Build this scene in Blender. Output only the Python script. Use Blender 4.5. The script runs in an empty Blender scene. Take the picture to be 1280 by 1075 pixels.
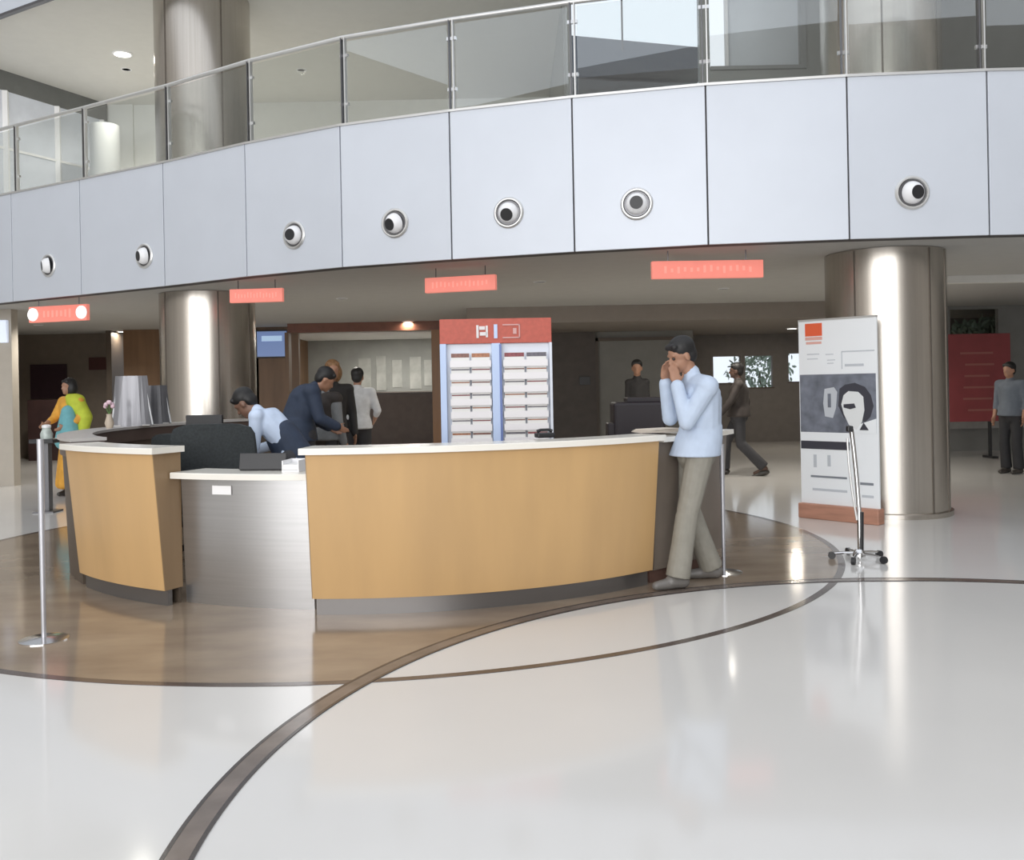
import bpy, bmesh, math, random
from mathutils import Vector, Matrix, Euler
random.seed(4)
R = math.radians
PI = math.pi
C = bpy.context.scene.collection

# ------------------------------------------------------------------ camera, world, daylight, exposure
F, HOR, ROLL, EYE = 1150.0, 480.0, R(1.1), 1.5
cam_d = bpy.data.cameras.new('camera'); cam = bpy.data.objects.new('camera', cam_d); C.objects.link(cam)
cam.location = (0, 0, EYE); cam.rotation_euler = (R(90), ROLL, 0)
cam_d.sensor_width = 36.0; cam_d.lens = 36.0 * F / 1280.0
# lens axis sits above the picture centre (cropped photograph)
cam_d.shift_y = -(537.5 - HOR) / 1280.0
cam_d.clip_end = 300
bpy.context.scene.camera = cam
w = bpy.data.worlds.new('sky'); bpy.context.scene.world = w; w.use_nodes = True
bg = w.node_tree.nodes['Background']
bg.inputs[0].default_value = (0.90, 0.94, 1.0, 1); bg.inputs[1].default_value = 1.2
vs = bpy.context.scene.view_settings
vs.view_transform = 'Standard'; vs.look = 'None'; vs.gamma = 1.0; vs.use_curve_mapping = False
vs.exposure = 0.0

def area(name, loc, rot, sx, sy, power, col=(1, 1, 1), shape='RECTANGLE'):
    l = bpy.data.lights.new(name, 'AREA'); l.shape = shape; l.size = sx
    if shape == 'RECTANGLE': l.size_y = sy
    l.energy = power; l.color = col
    o = bpy.data.objects.new(name, l); C.objects.link(o); o.location = loc; o.rotation_euler = rot
    return o
# daylight through the tall glazed wall behind the photographer
area('daylight_rear_glazing', (-5.5, -9.8, 4.6), (R(90), 0, 0), 19, 8.4, 2250, (1, 0.985, 0.97))

# ------------------------------------------------------------------ pixel helpers used while measuring the room
def px(x, y):
    x -= 640.0; y -= HOR
    return x * math.cos(ROLL) - y * math.sin(ROLL), x * math.sin(ROLL) + y * math.cos(ROLL)
def at_depth(x, y, d):
    a, b = px(x, y); return Vector((a / F * d, d, EYE - b / F * d))
def at_height(x, y, z=0.0):
    a, b = px(x, y); d = F * (EYE - z) / b; return Vector((a / F * d, d, z))

# ------------------------------------------------------------------ materials
MATS = {}
def mat(name, col, rough=0.6, metal=0.0, noise=0.0, scale=(6, 6, 6), emit=None, estr=0.0, spec=0.5, bump=0.0, coat=0.0, aniso=0.0, col2=None, detail=3.0):
    if name in MATS: return MATS[name]
    m = bpy.data.materials.new(name); m.use_nodes = True
    nt = m.node_tree; b = nt.nodes['Principled BSDF']
    b.inputs['Base Color'].default_value = (*col, 1); b.inputs['Roughness'].default_value = rough
    b.inputs['Metallic'].default_value = metal; b.inputs['Specular IOR Level'].default_value = spec
    b.inputs['Coat Weight'].default_value = coat; b.inputs['Coat Roughness'].default_value = 0.06
    b.inputs['Anisotropic'].default_value = aniso
    if emit: b.inputs['Emission Color'].default_value = (*emit, 1); b.inputs['Emission Strength'].default_value = estr
    tc = nt.nodes.new('ShaderNodeTexCoord'); mp = nt.nodes.new('ShaderNodeMapping'); n = nt.nodes.new('ShaderNodeTexNoise')
    mp.inputs['Scale'].default_value = scale; n.inputs['Scale'].default_value = 1.0; n.inputs['Detail'].default_value = detail
    nt.links.new(tc.outputs['Object'], mp.inputs[0]); nt.links.new(mp.outputs[0], n.inputs['Vector'])
    if noise > 0 or col2:
        r = nt.nodes.new('ShaderNodeValToRGB'); nt.links.new(n.outputs[0], r.inputs[0])
        c2 = col2 or tuple(max(0, c * (1 - noise)) for c in col)
        r.color_ramp.elements[0].position = 0.32; r.color_ramp.elements[1].position = 0.68
        r.color_ramp.elements[0].color = (*c2, 1); r.color_ramp.elements[1].color = (*col, 1)
        nt.links.new(r.outputs[0], b.inputs['Base Color'])
    if bump:
        bp = nt.nodes.new('ShaderNodeBump'); bp.inputs['Strength'].default_value = bump; bp.inputs['Distance'].default_value = 0.01
        nt.links.new(n.outputs[0], bp.inputs['Height']); nt.links.new(bp.outputs[0], b.inputs['Normal'])
    MATS[name] = m; return m
def glass(name, tint=(0.86, 0.91, 0.89), refl=1.5, ior=1.5):
    if name in MATS: return MATS[name]
    m = bpy.data.materials.new(name); m.use_nodes = True; nt = m.node_tree; nt.nodes.clear()
    o = nt.nodes.new('ShaderNodeOutputMaterial'); mx = nt.nodes.new('ShaderNodeMixShader')
    t = nt.nodes.new('ShaderNodeBsdfTransparent'); g = nt.nodes.new('ShaderNodeBsdfGlossy'); f = nt.nodes.new('ShaderNodeLayerWeight')
    pw_ = nt.nodes.new('ShaderNodeMath'); pw_.operation = 'POWER'; pw_.inputs[1].default_value = 4.0
    mu = nt.nodes.new('ShaderNodeMath'); mu.operation = 'MULTIPLY_ADD'; mu.use_clamp = True; mu.inputs[1].default_value = 0.9; mu.inputs[2].default_value = 0.04 * refl
    t.inputs[0].default_value = (*tint, 1); g.inputs['Roughness'].default_value = 0.01; f.inputs[0].default_value = 0.5
    nt.links.new(f.outputs[1], pw_.inputs[0]); nt.links.new(pw_.outputs[0], mu.inputs[0]); nt.links.new(mu.outputs[0], mx.inputs[0])
    nt.links.new(t.outputs[0], mx.inputs[1]); nt.links.new(g.outputs[0], mx.inputs[2]); nt.links.new(mx.outputs[0], o.inputs[0])
    MATS[name] = m; return m

STONE = mat('polished_cream_stone', (0.70, 0.685, 0.66), 0.10, 0, 0.05, (0.7, 0.7, 0.7), spec=0.62)
BROWN = mat('polished_brown_granite', (0.33, 0.26, 0.19), 0.12, 0, 0, (1.6, 3.2, 2), col2=(0.23, 0.175, 0.13), spec=0.6, detail=8)
LINE = mat('dark_inlay_stone', (0.12, 0.095, 0.085), 0.15, 0, 0.35, (4, 4, 4), spec=0.5)
EDGE = mat('black_inlay_edge', (0.05, 0.04, 0.038), 0.2)
PANEL = mat('pale_aluminium_cladding', (0.60, 0.635, 0.695), 0.42, 0.15, 0.03, (2, 2, 2))
GAP = mat('dark_joint', (0.06, 0.055, 0.055), 0.7)
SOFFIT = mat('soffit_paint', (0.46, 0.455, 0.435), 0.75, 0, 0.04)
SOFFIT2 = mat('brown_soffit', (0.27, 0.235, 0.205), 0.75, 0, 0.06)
UCEIL = mat('upper_ceiling_paint', (0.66, 0.65, 0.62), 0.8, 0, 0.03)
STEEL = mat('brushed_steel', (0.58, 0.54, 0.49), 0.27, 1.0, 0.10, (40, 40, 0.6), aniso=0.3)
STEEL_D = mat('brushed_steel_desk', (0.50, 0.495, 0.495), 0.30, 0.9, 0.08, (1.5, 1.5, 60))
SEAM = mat('column_seam', (0.16, 0.14, 0.12), 0.5, 0.6)
CHROME = mat('chrome', (0.75, 0.75, 0.76), 0.15, 1.0)
DKSTEEL = mat('dark_steel', (0.16, 0.16, 0.17), 0.35, 0.8)
LSTEEL = mat('satin_light_steel', (0.66, 0.66, 0.65), 0.35, 0.7)
WOOD = mat('maple_veneer', (0.58, 0.37, 0.17), 0.32, 0, 0, (3.0, 3.0, 0.5), col2=(0.50, 0.32, 0.15), spec=0.4, detail=6)
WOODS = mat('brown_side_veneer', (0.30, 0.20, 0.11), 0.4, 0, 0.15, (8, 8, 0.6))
WHITETOP = mat('cream_solid_surface', (0.82, 0.79, 0.72), 0.2)
DKTOP = mat('dark_brown_laminate', (0.10, 0.07, 0.06), 0.35, 0, 0.1)
GREYTOP = mat('grey_laminate', (0.48, 0.46, 0.44), 0.3)
KICK = mat('toe_kick_steel', (0.20, 0.19, 0.185), 0.3, 0.7)
BLACK = mat('black_plastic', (0.02, 0.02, 0.022), 0.4)
CHFAB = mat('charcoal_fabric', (0.038, 0.045, 0.048), 0.8, 0, 0.3, (60, 60, 60))
WHITE = mat('white_plastic', (0.85, 0.85, 0.86), 0.35)
PAPER = mat('white_paper', (0.80, 0.79, 0.77), 0.7)
WBROWN = mat('dark_brown_wall', (0.105, 0.08, 0.06), 0.5, 0, 0.2, (2, 2, 0.5))
WWOOD = mat('brown_wood_wall', (0.22, 0.125, 0.065), 0.45, 0, 0.3, (5, 5, 0.6))
WPALE = mat('pale_beige_wall', (0.47, 0.43, 0.37), 0.6, 0, 0.05)
WGREY = mat('grey_green_wall', (0.24, 0.235, 0.215), 0.7, 0, 0.06)
WDARK = mat('dark_wall', (0.085, 0.07, 0.06), 0.6, 0, 0.15)
WUP = mat('upper_wall', (0.74, 0.75, 0.73), 0.7, 0, 0.04)
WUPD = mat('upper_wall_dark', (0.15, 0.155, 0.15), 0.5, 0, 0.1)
REAR = mat('atrium_rear_wall', (0.42, 0.39, 0.35), 0.7, 0, 0.08)
GLASS = glass('balustrade_glass', (0.94, 0.96, 0.955), 3.5)
PANE = glass('window_glass', (0.96, 0.98, 0.99), 1.2)
REDSIGN = mat('red_backlit_sign', (0.62, 0.17, 0.13), 0.5, 0, 0.1, (12, 12, 3), emit=(0.95, 0.30, 0.24), estr=0.55)
SIGNTXT = mat('pale_sign_lettering', (0.75, 0.25, 0.2), 0.5, emit=(0.95, 0.34, 0.275), estr=0.57)
WHITELIT = mat('white_lit_sign_end', (0.9, 0.9, 0.9), 0.5, emit=(1, 1, 1), estr=0.8)
LAMP = mat('lit_diffuser', (1, 1, 1), 0.5, emit=(1, 0.96, 0.88), estr=6)
REDP = mat('red_print', (0.52, 0.10, 0.065), 0.5, 0, 0.15, (30, 30, 30))
LBLUE = mat('pale_blue_plastic', (0.50, 0.62, 0.86), 0.4)

# ------------------------------------------------------------------ mesh builder
class MB:
    def __init__(s): s.v = []; s.f = []; s.mi = []; s.m = 0
    def add(s, vs, fs):
        o = len(s.v); s.v += [tuple(v) for v in vs]; s.f += [tuple(i + o for i in f) for f in fs]; s.mi += [s.m] * len(fs); return s
    def box(s, c, size, rz=0.0, rot=None):
        hx, hy, hz = (a / 2 for a in size)
        M = (rot or Euler((0, 0, rz))).to_matrix(); c = Vector(c)
        vs = [c + M @ Vector((x * hx, y * hy, z * hz)) for x in (-1, 1) for y in (-1, 1) for z in (-1, 1)]
        return s.add(vs, [(0, 1, 3, 2), (4, 6, 7, 5), (0, 4, 5, 1), (2, 3, 7, 6), (0, 2, 6, 4), (1, 5, 7, 3)])
    def box2(s, a, b):
        return s.box([(a[i] + b[i]) / 2 for i in range(3)], [abs(b[i] - a[i]) for i in range(3)])
    def tube(s, pts, r, n=12, cap=True):
        pts = [Vector(p) for p in pts]; rs = r if isinstance(r, (list, tuple)) else [r] * len(pts)
        vs = []; fs = []; prev = None
        for i, p in enumerate(pts):
            t = (pts[min(i + 1, len(pts) - 1)] - pts[max(i - 1, 0)]).normalized()
            if prev is None: u = t.orthogonal().normalized()
            else: u = (prev - t * prev.dot(t)).normalized()
            prev = u; v = t.cross(u)
            for k in range(n):
                a = 2 * PI * k / n; vs.append(p + (u * math.cos(a) + v * math.sin(a)) * rs[i])
        for i in range(len(pts) - 1):
            for k in range(n):
                fs.append((i * n + k, i * n + (k + 1) % n, (i + 1) * n + (k + 1) % n, (i + 1) * n + k))
        if cap: fs += [tuple(range(n))[::-1], tuple((len(pts) - 1) * n + k for k in range(n))]
        return s.add(vs, fs)
    def lathe(s, prof, c=(0, 0, 0), n=32, M=None):
        M = M or Matrix.Identity(3); c = Vector(c); vs = []; fs = []
        for (r, z) in prof:
            for k in range(n):
                a = 2 * PI * k / n; vs.append(c + M @ Vector((r * math.cos(a), r * math.sin(a), z)))
        for i in range(len(prof) - 1):
            for k in range(n): fs.append((i * n + k, i * n + (k + 1) % n, (i + 1) * n + (k + 1) % n, (i + 1) * n + k))
        fs += [tuple(range(n))[::-1], tuple((len(prof) - 1) * n + k for k in range(n))]
        return s.add(vs, fs)
    def sphere(s, c, r, n=16, m=10, M=None):
        r = r if isinstance(r, (tuple, list)) else (r, r, r); M = M or Matrix.Identity(3); c = Vector(c); vs = [c + M @ Vector((0, 0, -r[2]))]; fs = []
        for i in range(1, m):
            ph = -PI / 2 + PI * i / m
            for k in range(n):
                a = 2 * PI * k / n; vs.append(c + M @ Vector((r[0] * math.cos(ph) * math.cos(a), r[1] * math.cos(ph) * math.sin(a), r[2] * math.sin(ph))))
        vs.append(c + M @ Vector((0, 0, r[2])))
        for k in range(n): fs.append((0, 1 + (k + 1) % n, 1 + k)); fs.append((len(vs) - 1, 1 + (m - 2) * n + k, 1 + (m - 2) * n + (k + 1) % n))
        for i in range(m - 2):
            for k in range(n): fs.append((1 + i * n + k, 1 + i * n + (k + 1) % n, 1 + (i + 1) * n + (k + 1) % n, 1 + (i + 1) * n + k))
        return s.add(vs, fs)
    def cap(s, a, b, ra, rb, n=12):   # tapered capsule
        a = Vector(a); b = Vector(b); d = b - a; L = d.length
        if L < 1e-5: return s.sphere(a, ra)
        d /= L; pts = []; rs = []
        for i in range(5):
            t = PI / 2 * i / 4; pts.append(a - d * ra * math.cos(t) * 0.999); rs.append(max(ra * math.sin(t), ra * 0.08))
        for i in range(5):
            t = PI / 2 * i / 4; pts.append(b + d * rb * math.sin(t) * 0.999); rs.append(max(rb * math.cos(t), rb * 0.08))
        return s.tube(pts, rs, n)
    def prism(s, poly, z0, z1):
        n = len(poly); vs = [(p[0], p[1], z0) for p in poly] + [(p[0], p[1], z1) for p in poly]
        return s.add(vs, [tuple(range(n))[::-1], tuple(range(n, 2 * n))] + [(i, (i + 1) % n, n + (i + 1) % n, n + i) for i in range(n)])
    def quadprism(s, quad, t):     # quad: four 3D corners, thickness vector t
        q = [Vector(p) for p in quad]; t = Vector(t)
        return s.add(q + [p + t for p in q], [(0, 1, 2, 3), (7, 6, 5, 4), (0, 4, 5, 1), (1, 5, 6, 2), (2, 6, 7, 3), (3, 7, 4, 0)])
    def arc(s, c, prof, t0, t1, n=48):   # closed profile (r, z) swept about c; angle from -Y towards +X
        vs = []; fs = []; k = len(prof)
        for i in range(n + 1):
            a = t0 + (t1 - t0) * i / n
            for (r, z) in prof: vs.append((c[0] + r * math.sin(a), c[1] - r * math.cos(a), z))
        for i in range(n):
            for j in range(k): fs.append((i * k + j, i * k + (j + 1) % k, (i + 1) * k + (j + 1) % k, (i + 1) * k + j))
        fs += [tuple(range(k)), tuple(n * k + j for j in range(k))[::-1]]
        return s.add(vs, fs)
    def mesh(s, name, mats):
        me = bpy.data.meshes.new(name); me.from_pydata(s.v, [], s.f)
        for m in (mats if isinstance(mats, (list, tuple)) else [mats]): me.materials.append(m)
        me.polygons.foreach_set('material_index', s.mi)
        b = bmesh.new(); b.from_mesh(me); bmesh.ops.recalc_face_normals(b, faces=b.faces); b.to_mesh(me); b.free()
        return me
    def build(s, name, mats, parent=None, smooth=False, bevel=0.0):
        me = s.mesh(name, mats)
        o = bpy.data.objects.new(name, me); C.objects.link(o)
        if parent: o.parent = parent
        if smooth:
            me.polygons.foreach_set('use_smooth', [True] * len(me.polygons)); me.update()
            e = o.modifiers.new('edges', 'EDGE_SPLIT'); e.split_angle = R(40)
        if bevel:
            bv = o.modifiers.new('bevel', 'BEVEL'); bv.width = bevel; bv.segments = 2; bv.limit_method = 'ANGLE'
        return o
def thing(name, label, cat, loc=(0, 0, 0), rz=0.0, group=None):
    o = bpy.data.objects.new(name, None); o.empty_display_size = 0.1; C.objects.link(o)
    o.location = loc; o.rotation_euler = (0, 0, rz); o['label'] = label; o['category'] = cat
    if group: o['group'] = group
    return o
def tag(o, label, cat, group=None, kind=None):
    o['label'] = label; o['category'] = cat
    if group: o['group'] = group
    if kind: o['kind'] = kind
    return o
def struct(o, label=None):
    o['kind'] = 'structure'
    if label: o['label'] = label
    return o
def local(o, p): # world point into the frame of an unscaled, z-rotated empty
    return Euler((0, 0, -o.rotation_euler[2])).to_matrix() @ (Vector(p) - Vector(o.location))

# ------------------------------------------------------------------ floor and its inlaid circles
struct(MB().box2((-17, -10.5, -0.2), (17, 27, 0)).build('floor', STONE), 'polished cream stone floor')
C1, R1 = (-1.23, 8.74), 4.08
C2, R2 = (2.5, 3.20), 3.61
def on(c, r, a): return (c[0] + r * math.cos(a), c[1] + r * math.sin(a))
def dist(p, c): return math.hypot(p[0] - c[0], p[1] - c[1])
N = 720
a1 = [2 * PI * i / N for i in range(N)]
out = [i for i in range(N) if dist(on(C1, R1, a1[i]), C2) > R2]
st = next(i for i in range(N) if i in set(out) and (i - 1) % N not in set(out))
arc1 = [on(C1, R1, a1[(st + k) % N]) for k in range(len(out))]
inn = [on(C2, R2, a) for a in a1 if dist(on(C2, R2, a), C1) < R1]
arc2 = inn if dist(inn[0], arc1[-1]) < dist(inn[-1], arc1[-1]) else inn[::-1]
struct(MB().prism(arc1 + arc2, -0.02, 0.002).build('trim_1', BROWN), 'brown granite disc inlaid around the counter')
def band(c, r, w_, a0, a1_, z, n=160):
    m = MB(); vs = []; fs = []
    for i in range(n + 1):
        a = a0 + (a1_ - a0) * i / n
        for rr, zz in ((r - w_ / 2, z), (r + w_ / 2, z), (r + w_ / 2, -.02), (r - w_ / 2, -.02)):
            p = on(c, rr, a); vs.append((p[0], p[1], zz))
    for i in range(n):
        for j in range(4): fs.append((i * 4 + j, i * 4 + (j + 1) % 4, i * 4 + 4 + (j + 1) % 4, i * 4 + 4 + j))
    fs += [(0, 1, 2, 3), (n * 4 + 3, n * 4 + 2, n * 4 + 1, n * 4)]
    return m.add(vs, fs)
struct(band(C1, R1, 0.055, 0, 2 * PI, 0.003, 300).build('trim_2', LINE), 'thin dark line ringing the brown disc')
b = band(C2, R2, 0.095, 0, 2 * PI, 0.004, 300); struct(b.build('trim_3', mat('brown_band_stone', (0.20, 0.16, 0.135), 0.15, 0, 0.3, (5, 5, 5)), None), 'brown band sweeping across the cream floor')
b = band(C2, R2 + 0.047, 0.016, 0, 2 * PI, 0.005, 300); b.add(*(lambda q: (q.v, q.f))(band(C2, R2 - 0.047, 0.016, 0, 2 * PI, 0.005, 300)))
struct(b.build('trim_4', EDGE), 'dark edges of the brown band')

# ------------------------------------------------------------------ balcony fascia
ZS, ZF = 2.85, 4.43
G = [(-8.75, 14.35), (-7.30, 13.50), (-5.93, 12.72), (-4.45, 11.86), (-3.15, 11.02), (-1.88, 10.33), (-0.62, 9.87), (0.67, 9.47), (1.98, 9.15), (3.32, 8.97), (4.64, 8.88), (5.98, 8.86), (7.3, 8.95), (8.6, 9.15)]
Gv = [Vector((a, b_)) for a, b_ in G]
def inward(i):
    a = Gv[max(i - 1, 0)]; b_ = Gv[min(i + 1, len(Gv) - 1)]; d = (b_ - a).normalized(); return Vector((-d.y, d.x))
def offset(k): return [Gv[i] + inward(i) * k for i in range(len(Gv))]
wb = bpy.data.objects.new('wall_balcony', None); C.objects.link(wb); struct(wb, 'curved balcony front clad in pale metal panels')
o1 = offset(0.03); o2 = offset(0.22)
MB().prism([tuple(p) for p in o1] + [tuple(p) for p in o2][::-1], ZS + 0.005, ZF - 0.005).build('backing', GAP, wb)
for i in range(len(Gv) - 1):
    a, b_ = Gv[i], Gv[i + 1]; d = (b_ - a).normalized(); a2 = a + d * 0.008; b2 = b_ - d * 0.008; nn = Vector((-d.y, d.x)) * 0.028
    MB().prism([tuple(a2), tuple(b2), tuple(b2 + nn), tuple(a2 + nn)], ZS, ZF).build('cladding_panel', PANEL, wb, bevel=0.004)
capm = MB()
oo = offset(-0.015); oi = offset(0.24)
capm.prism([tuple(p) for p in oo] + [tuple(p) for p in oi][::-1], ZF, ZF + 0.025).build('coping', LSTEEL, wb)
# slab: soffit below, floor above
os_ = offset(0.23)
poly = [tuple(p) for p in os_] + [(16, 9.6), (16, 22), (-16, 22), (-16, 15.5)]
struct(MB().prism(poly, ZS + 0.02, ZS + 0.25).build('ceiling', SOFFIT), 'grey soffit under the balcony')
struct(MB().prism(poly, ZF - 0.25, ZF - 0.03).build('floor_upper', WUP), 'upper floor slab')
# next level up
poly3 = [tuple(p) for p in offset(0.05)] + [(16, 9.6), (16, 13.15), (0.97, 13.15), (0.97, 22), (-16, 22), (-16, 15.5)]
struct(MB().prism(poly3, 7.1, 7.35).build('ceiling_upper', UCEIL), 'plain ceiling over the upper gallery')
f3 = MB().prism([tuple(p) for p in offset(0.0)] + [tuple(p) for p in offset(0.05)][::-1], 7.1, 8.6)
struct(f3.build('wall_upper_balcony', PANEL), 'front of the next balcony up')
struct(MB().prism([tuple(p) for p in offset(-0.02)] + [tuple(p) for p in offset(0.05)][::-1], 7.06, 7.1).build('trim_5', DKSTEEL), 'dark edge under the next balcony')

# jet diffusers
def seg_at(x, y):
    """point on the fascia face seen at a pixel, with the face normal"""
    a, b_ = px(x, y)
    for i in range(len(Gv) - 1):
        p, q = Gv[i], Gv[i + 1]; rx = a / F   # ray X = rx*d
        den = (q.x - p.x) - rx * (q.y - p.y)
        t = (rx * p.y - p.x) / den
        if 0 <= t <= 1:
            P = p + (q - p) * t; d = (q - p).normalized(); return Vector((P.x, P.y, EYE - b_ / F * P.y)), Vector((d.y, -d.x, 0)), i
diff = [(61, 332, -0.5, -0.1, 'at the far left edge'), (181, 320, -0.3, -0.1, 'second from the left'), (368, 294, 0.1, -0.05, 'above the shortest red sign'),
        (494, 279, -0.35, -0.3, 'turned down to the left, fourth from left'), (636, 266, 0.0, -0.38, 'turned down above brochure rack'), (796, 255, 0.05, 0.0, 'above the longest red sign'),
        (1140, 241, 0.3, -0.1, 'above the right column')]
for (x, y, tx, tz, wh) in diff:
    P, nrm, i = seg_at(x, y)
    t = thing('jet_diffuser', 'round chrome air nozzle in balcony panel, ' + wh, 'air vent', P, math.atan2(nrm.y, nrm.x) + PI / 2, 'air nozzles along the balcony front')
    # local: -Y is out of the wall
    MX = Euler((R(90), 0, 0)).to_matrix()
    MB().lathe([(0.165, 0), (0.165, 0.012), (0.150, 0.026), (0.138, 0.026), (0.125, 0.004), (0.125, 0.0)], (0, 0, 0), 40, MX).build('trim_ring', LSTEEL, t, True)
    MB().lathe([(0.126, 0.005), (0.126, 0.012), (0.100, 0.012), (0.100, 0.005)], (0, 0, 0), 40, MX).build('shadow_gap', DKSTEEL, t, True)
    dv = Vector((tx, -1, tz)).normalized(); q = Vector((0, 0, 1)).rotation_difference(dv).to_matrix()
    ball = [(0.112 * math.cos(a), 0.112 * math.sin(a)) for a in [R(k) for k in range(0, 54, 6)]]
    ball += [(0.068, 0.092), (0.062, 0.086)]
    ey = MB().lathe(ball, (0, 0, 0), 36, q).build('nozzle', WHITE, t, True)
    MB().lathe([(0.066, 0.080), (0.066, 0.0945), (0.0005, 0.0945)], (0, 0, 0), 30, q).build('nozzle_opening', BLACK, ey)

# balustrade
GR = offset(0.10)
ZR = 5.46
bal = thing('balustrade', 'long curved steel and glass railing along the top of the pale balcony', 'railing', (0, 9.5, ZF + 0.025))
def BL(x, y, z): return Vector((x, y - 9.5, z - ZF - 0.025))
MB().tube([BL(p.x, p.y, ZR) for p in GR], 0.026, 12).build('handrail', LSTEEL, bal, True)
for i, p in enumerate(GR):
    a = math.atan2(inward(i).y, inward(i).x) - PI / 2
    t = MB().box((-0.022, 0, 0.5), (0.012, 0.05, 1.0)).build('post', DKSTEEL, bal, bevel=0.002); t.location = BL(p.x, p.y, ZF + 0.025); t.rotation_euler = (0, 0, a)
    MB().box((0.022, 0, 0.5), (0.014, 0.05, 1.0)).build('flat_bar', LSTEEL, t, bevel=0.002)
    MB().box((0, 0, 0.006), (0.09, 0.09, 0.012)).build('base_plate', LSTEEL, t)
    for zz in (0.25, 0.80): MB().box((0, 0.012, zz), (0.11, 0.03, 0.035)).build('glass_clamp', CHROME, t)
for i in range(len(GR) - 1):
    a, b_ = GR[i], GR[i + 1]; d = (b_ - a).normalized(); a2 = a + d * 0.05; b2 = b_ - d * 0.05; n_ = Vector((-d.y, d.x)) * 0.010
    g = MB().prism([tuple(BL(v.x, v.y, 0).xy) for v in (a2 - n_ / 2, b2 - n_ / 2, b2 + n_ / 2, a2 + n_ / 2)], 0.045, ZR - 0.05 - ZF - 0.025).build('glass_pane', GLASS, bal)

# ------------------------------------------------------------------ columns
def column(x, y, r, z0, z1, label, seams):
    t = thing('column', label, 'column', (x, y, z0))
    h = z1 - z0
    MB().lathe([(r, 0.0), (r, h)], (0, 0, 0), 96).build('shaft', STEEL, t, True)
    for s in seams:
        MB().box((math.sin(s) * r, -math.cos(s) * r, h / 2), (0.02, 0.012, h - 0.02), s).build('seam', SEAM, t)
    if z0 < 1: MB().lathe([(r + 0.03, 0), (r + 0.03, 0.05), (r + 0.004, 0.06)], (0, 0, 0), 96).build('base_ring', STEEL, t, True)
    return t
column(4.17, 10.25, 0.63, 0.0, ZS + 0.015, 'stout round brushed steel column standing right of the banner', (R(22), R(50), R(-50)))
column(-4.36, 13.25, 0.66, 0.0, ZS + 0.015, 'round brushed steel column behind left part of the counter', (R(30), R(75), R(-40)))
column(4.17, 10.25, 0.63, ZF - 0.03, 7.1, 'round steel column behind upper balcony glass at the right', (R(40), R(-20)))
column(-4.36, 13.25, 0.66, ZF - 0.03, 7.1, 'round steel column rising behind upper balcony rail at the left', (R(40), R(-30)))

# ------------------------------------------------------------------ walls
def wall(name, x0, x1, y, z0, z1, m, holes=(), th=0.15, label=None):
    xs = sorted({x0, x1, *[h[0] for h in holes], *[h[1] for h in holes]}); zs = sorted({z0, z1, *[h[2] for h in holes], *[h[3] for h in holes]})
    b_ = MB()
    for i in range(len(xs) - 1):
        for j in range(len(zs) - 1):
            cx, cz = (xs[i] + xs[i + 1]) / 2, (zs[j] + zs[j + 1]) / 2
            if not any(h[0] < cx < h[1] and h[2] < cz < h[3] for h in holes): b_.box2((xs[i], y, zs[j]), (xs[i + 1], y + th, zs[j + 1]))
    return struct(b_.build(name, m), label)
def X(x, d): return (x - 640) / F * d
# behind the photographer: tall glazing, solid flanks
wall('wall_rear', -16, 16, -10.2, 0, 12, REAR, [(-15, 4, 0.4, 8.8)], 0.2, 'rear wall with tall glazing')
g = MB()
for k in range(7): g.box((-15 + 19 * k / 6, -9.7, 4.6), (0.10, 0.1, 8.4))
for z in (0.4, 3.2, 6.0, 8.8): g.box((-5.5, -9.7, z), (19, 0.1, 0.09))
struct(g.build('window_1', DKSTEEL), 'mullions of the rear glazing')
struct(MB().box2((-16.2, -10, 0), (-16, 22, 12)).build('wall_left', REAR)); struct(MB().box2((16, -10, 0), (16.2, 22, 12)).build('wall_right', REAR))
# left: pale wall with an opening to a dim hall
pl = at_height(36, 604)
struct(MB().box2((-12.5, 14.9, 0), (pl.x, 15.1, ZS + 0.02)).build('wall_left_front', WPALE), 'pale beige wall at the left edge')
struct(MB().box2((-12.1, 15.1, 0), (-12.0, 21.9, ZS + 0.02)).build('wall_left_return', WBROWN), 'dark return wall of the left opening')
wall('wall_back_left', -12, X(143, 21), 21.5, 0, ZS + 0.02, mat('left_hall_wall', (0.20, 0.165, 0.135), 0.6, 0, 0.1), (), 0.15, 'dark brown wall at the back of the left hall')
struct(MB().box2((X(143, 21), 20.6, 0), (X(143, 21) + 0.12, 21.5, ZS + 0.02)).build('wall_back_corner', WBROWN))
wall('wall_back_wood', X(143, 20) , X(362, 19.6), 20.5, 0, ZS + 0.02, WWOOD, (), 0.12, 'brown wood wall behind the left column')
# glazed front of the lit room
gx0, gx1 = X(362, 19.6), X(541, 19.6)
fr = bpy.data.objects.new('window_2', None); C.objects.link(fr); struct(fr, 'wide timber framed opening to the lit waiting room')
MB().box2((gx0, 19.5, 2.68), (gx1 + 0.2, 19.7, ZS + 0.02)).build('frame_head', mat('reddish_timber', (0.20, 0.075, 0.045), 0.45, 0, 0.2), fr)
MB().box2((gx1, 19.45, 0), (gx1 + 0.21, 19.7, 2.68)).build('frame_jamb', mat('orange_timber', (0.30, 0.145, 0.055), 0.4, 0, 0.2, (6, 6, 0.5)), fr)
MB().box2((gx0 - 0.05, 19.45, 0), (gx0 + 0.03, 19.7, 2.68)).build('frame_jamb', WWOOD, fr)
wall('wall_room_back', gx0 - 1, gx1 + 1.5, 25.5, 1.35, ZS, mat('room_grey_wall', (0.36, 0.37, 0.35), 0.7, 0, 0.15, (2, 2, 2)), (), 0.1, 'grey wall of the lit room')
wall('wall_room_dado', gx0 - 1, gx1 + 1.5, 25.4, 0, 1.35, mat('brown_dado', (0.15, 0.115, 0.09), 0.5, 0, 0.2), (), 0.18, 'brown lower wall of the lit room')
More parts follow.
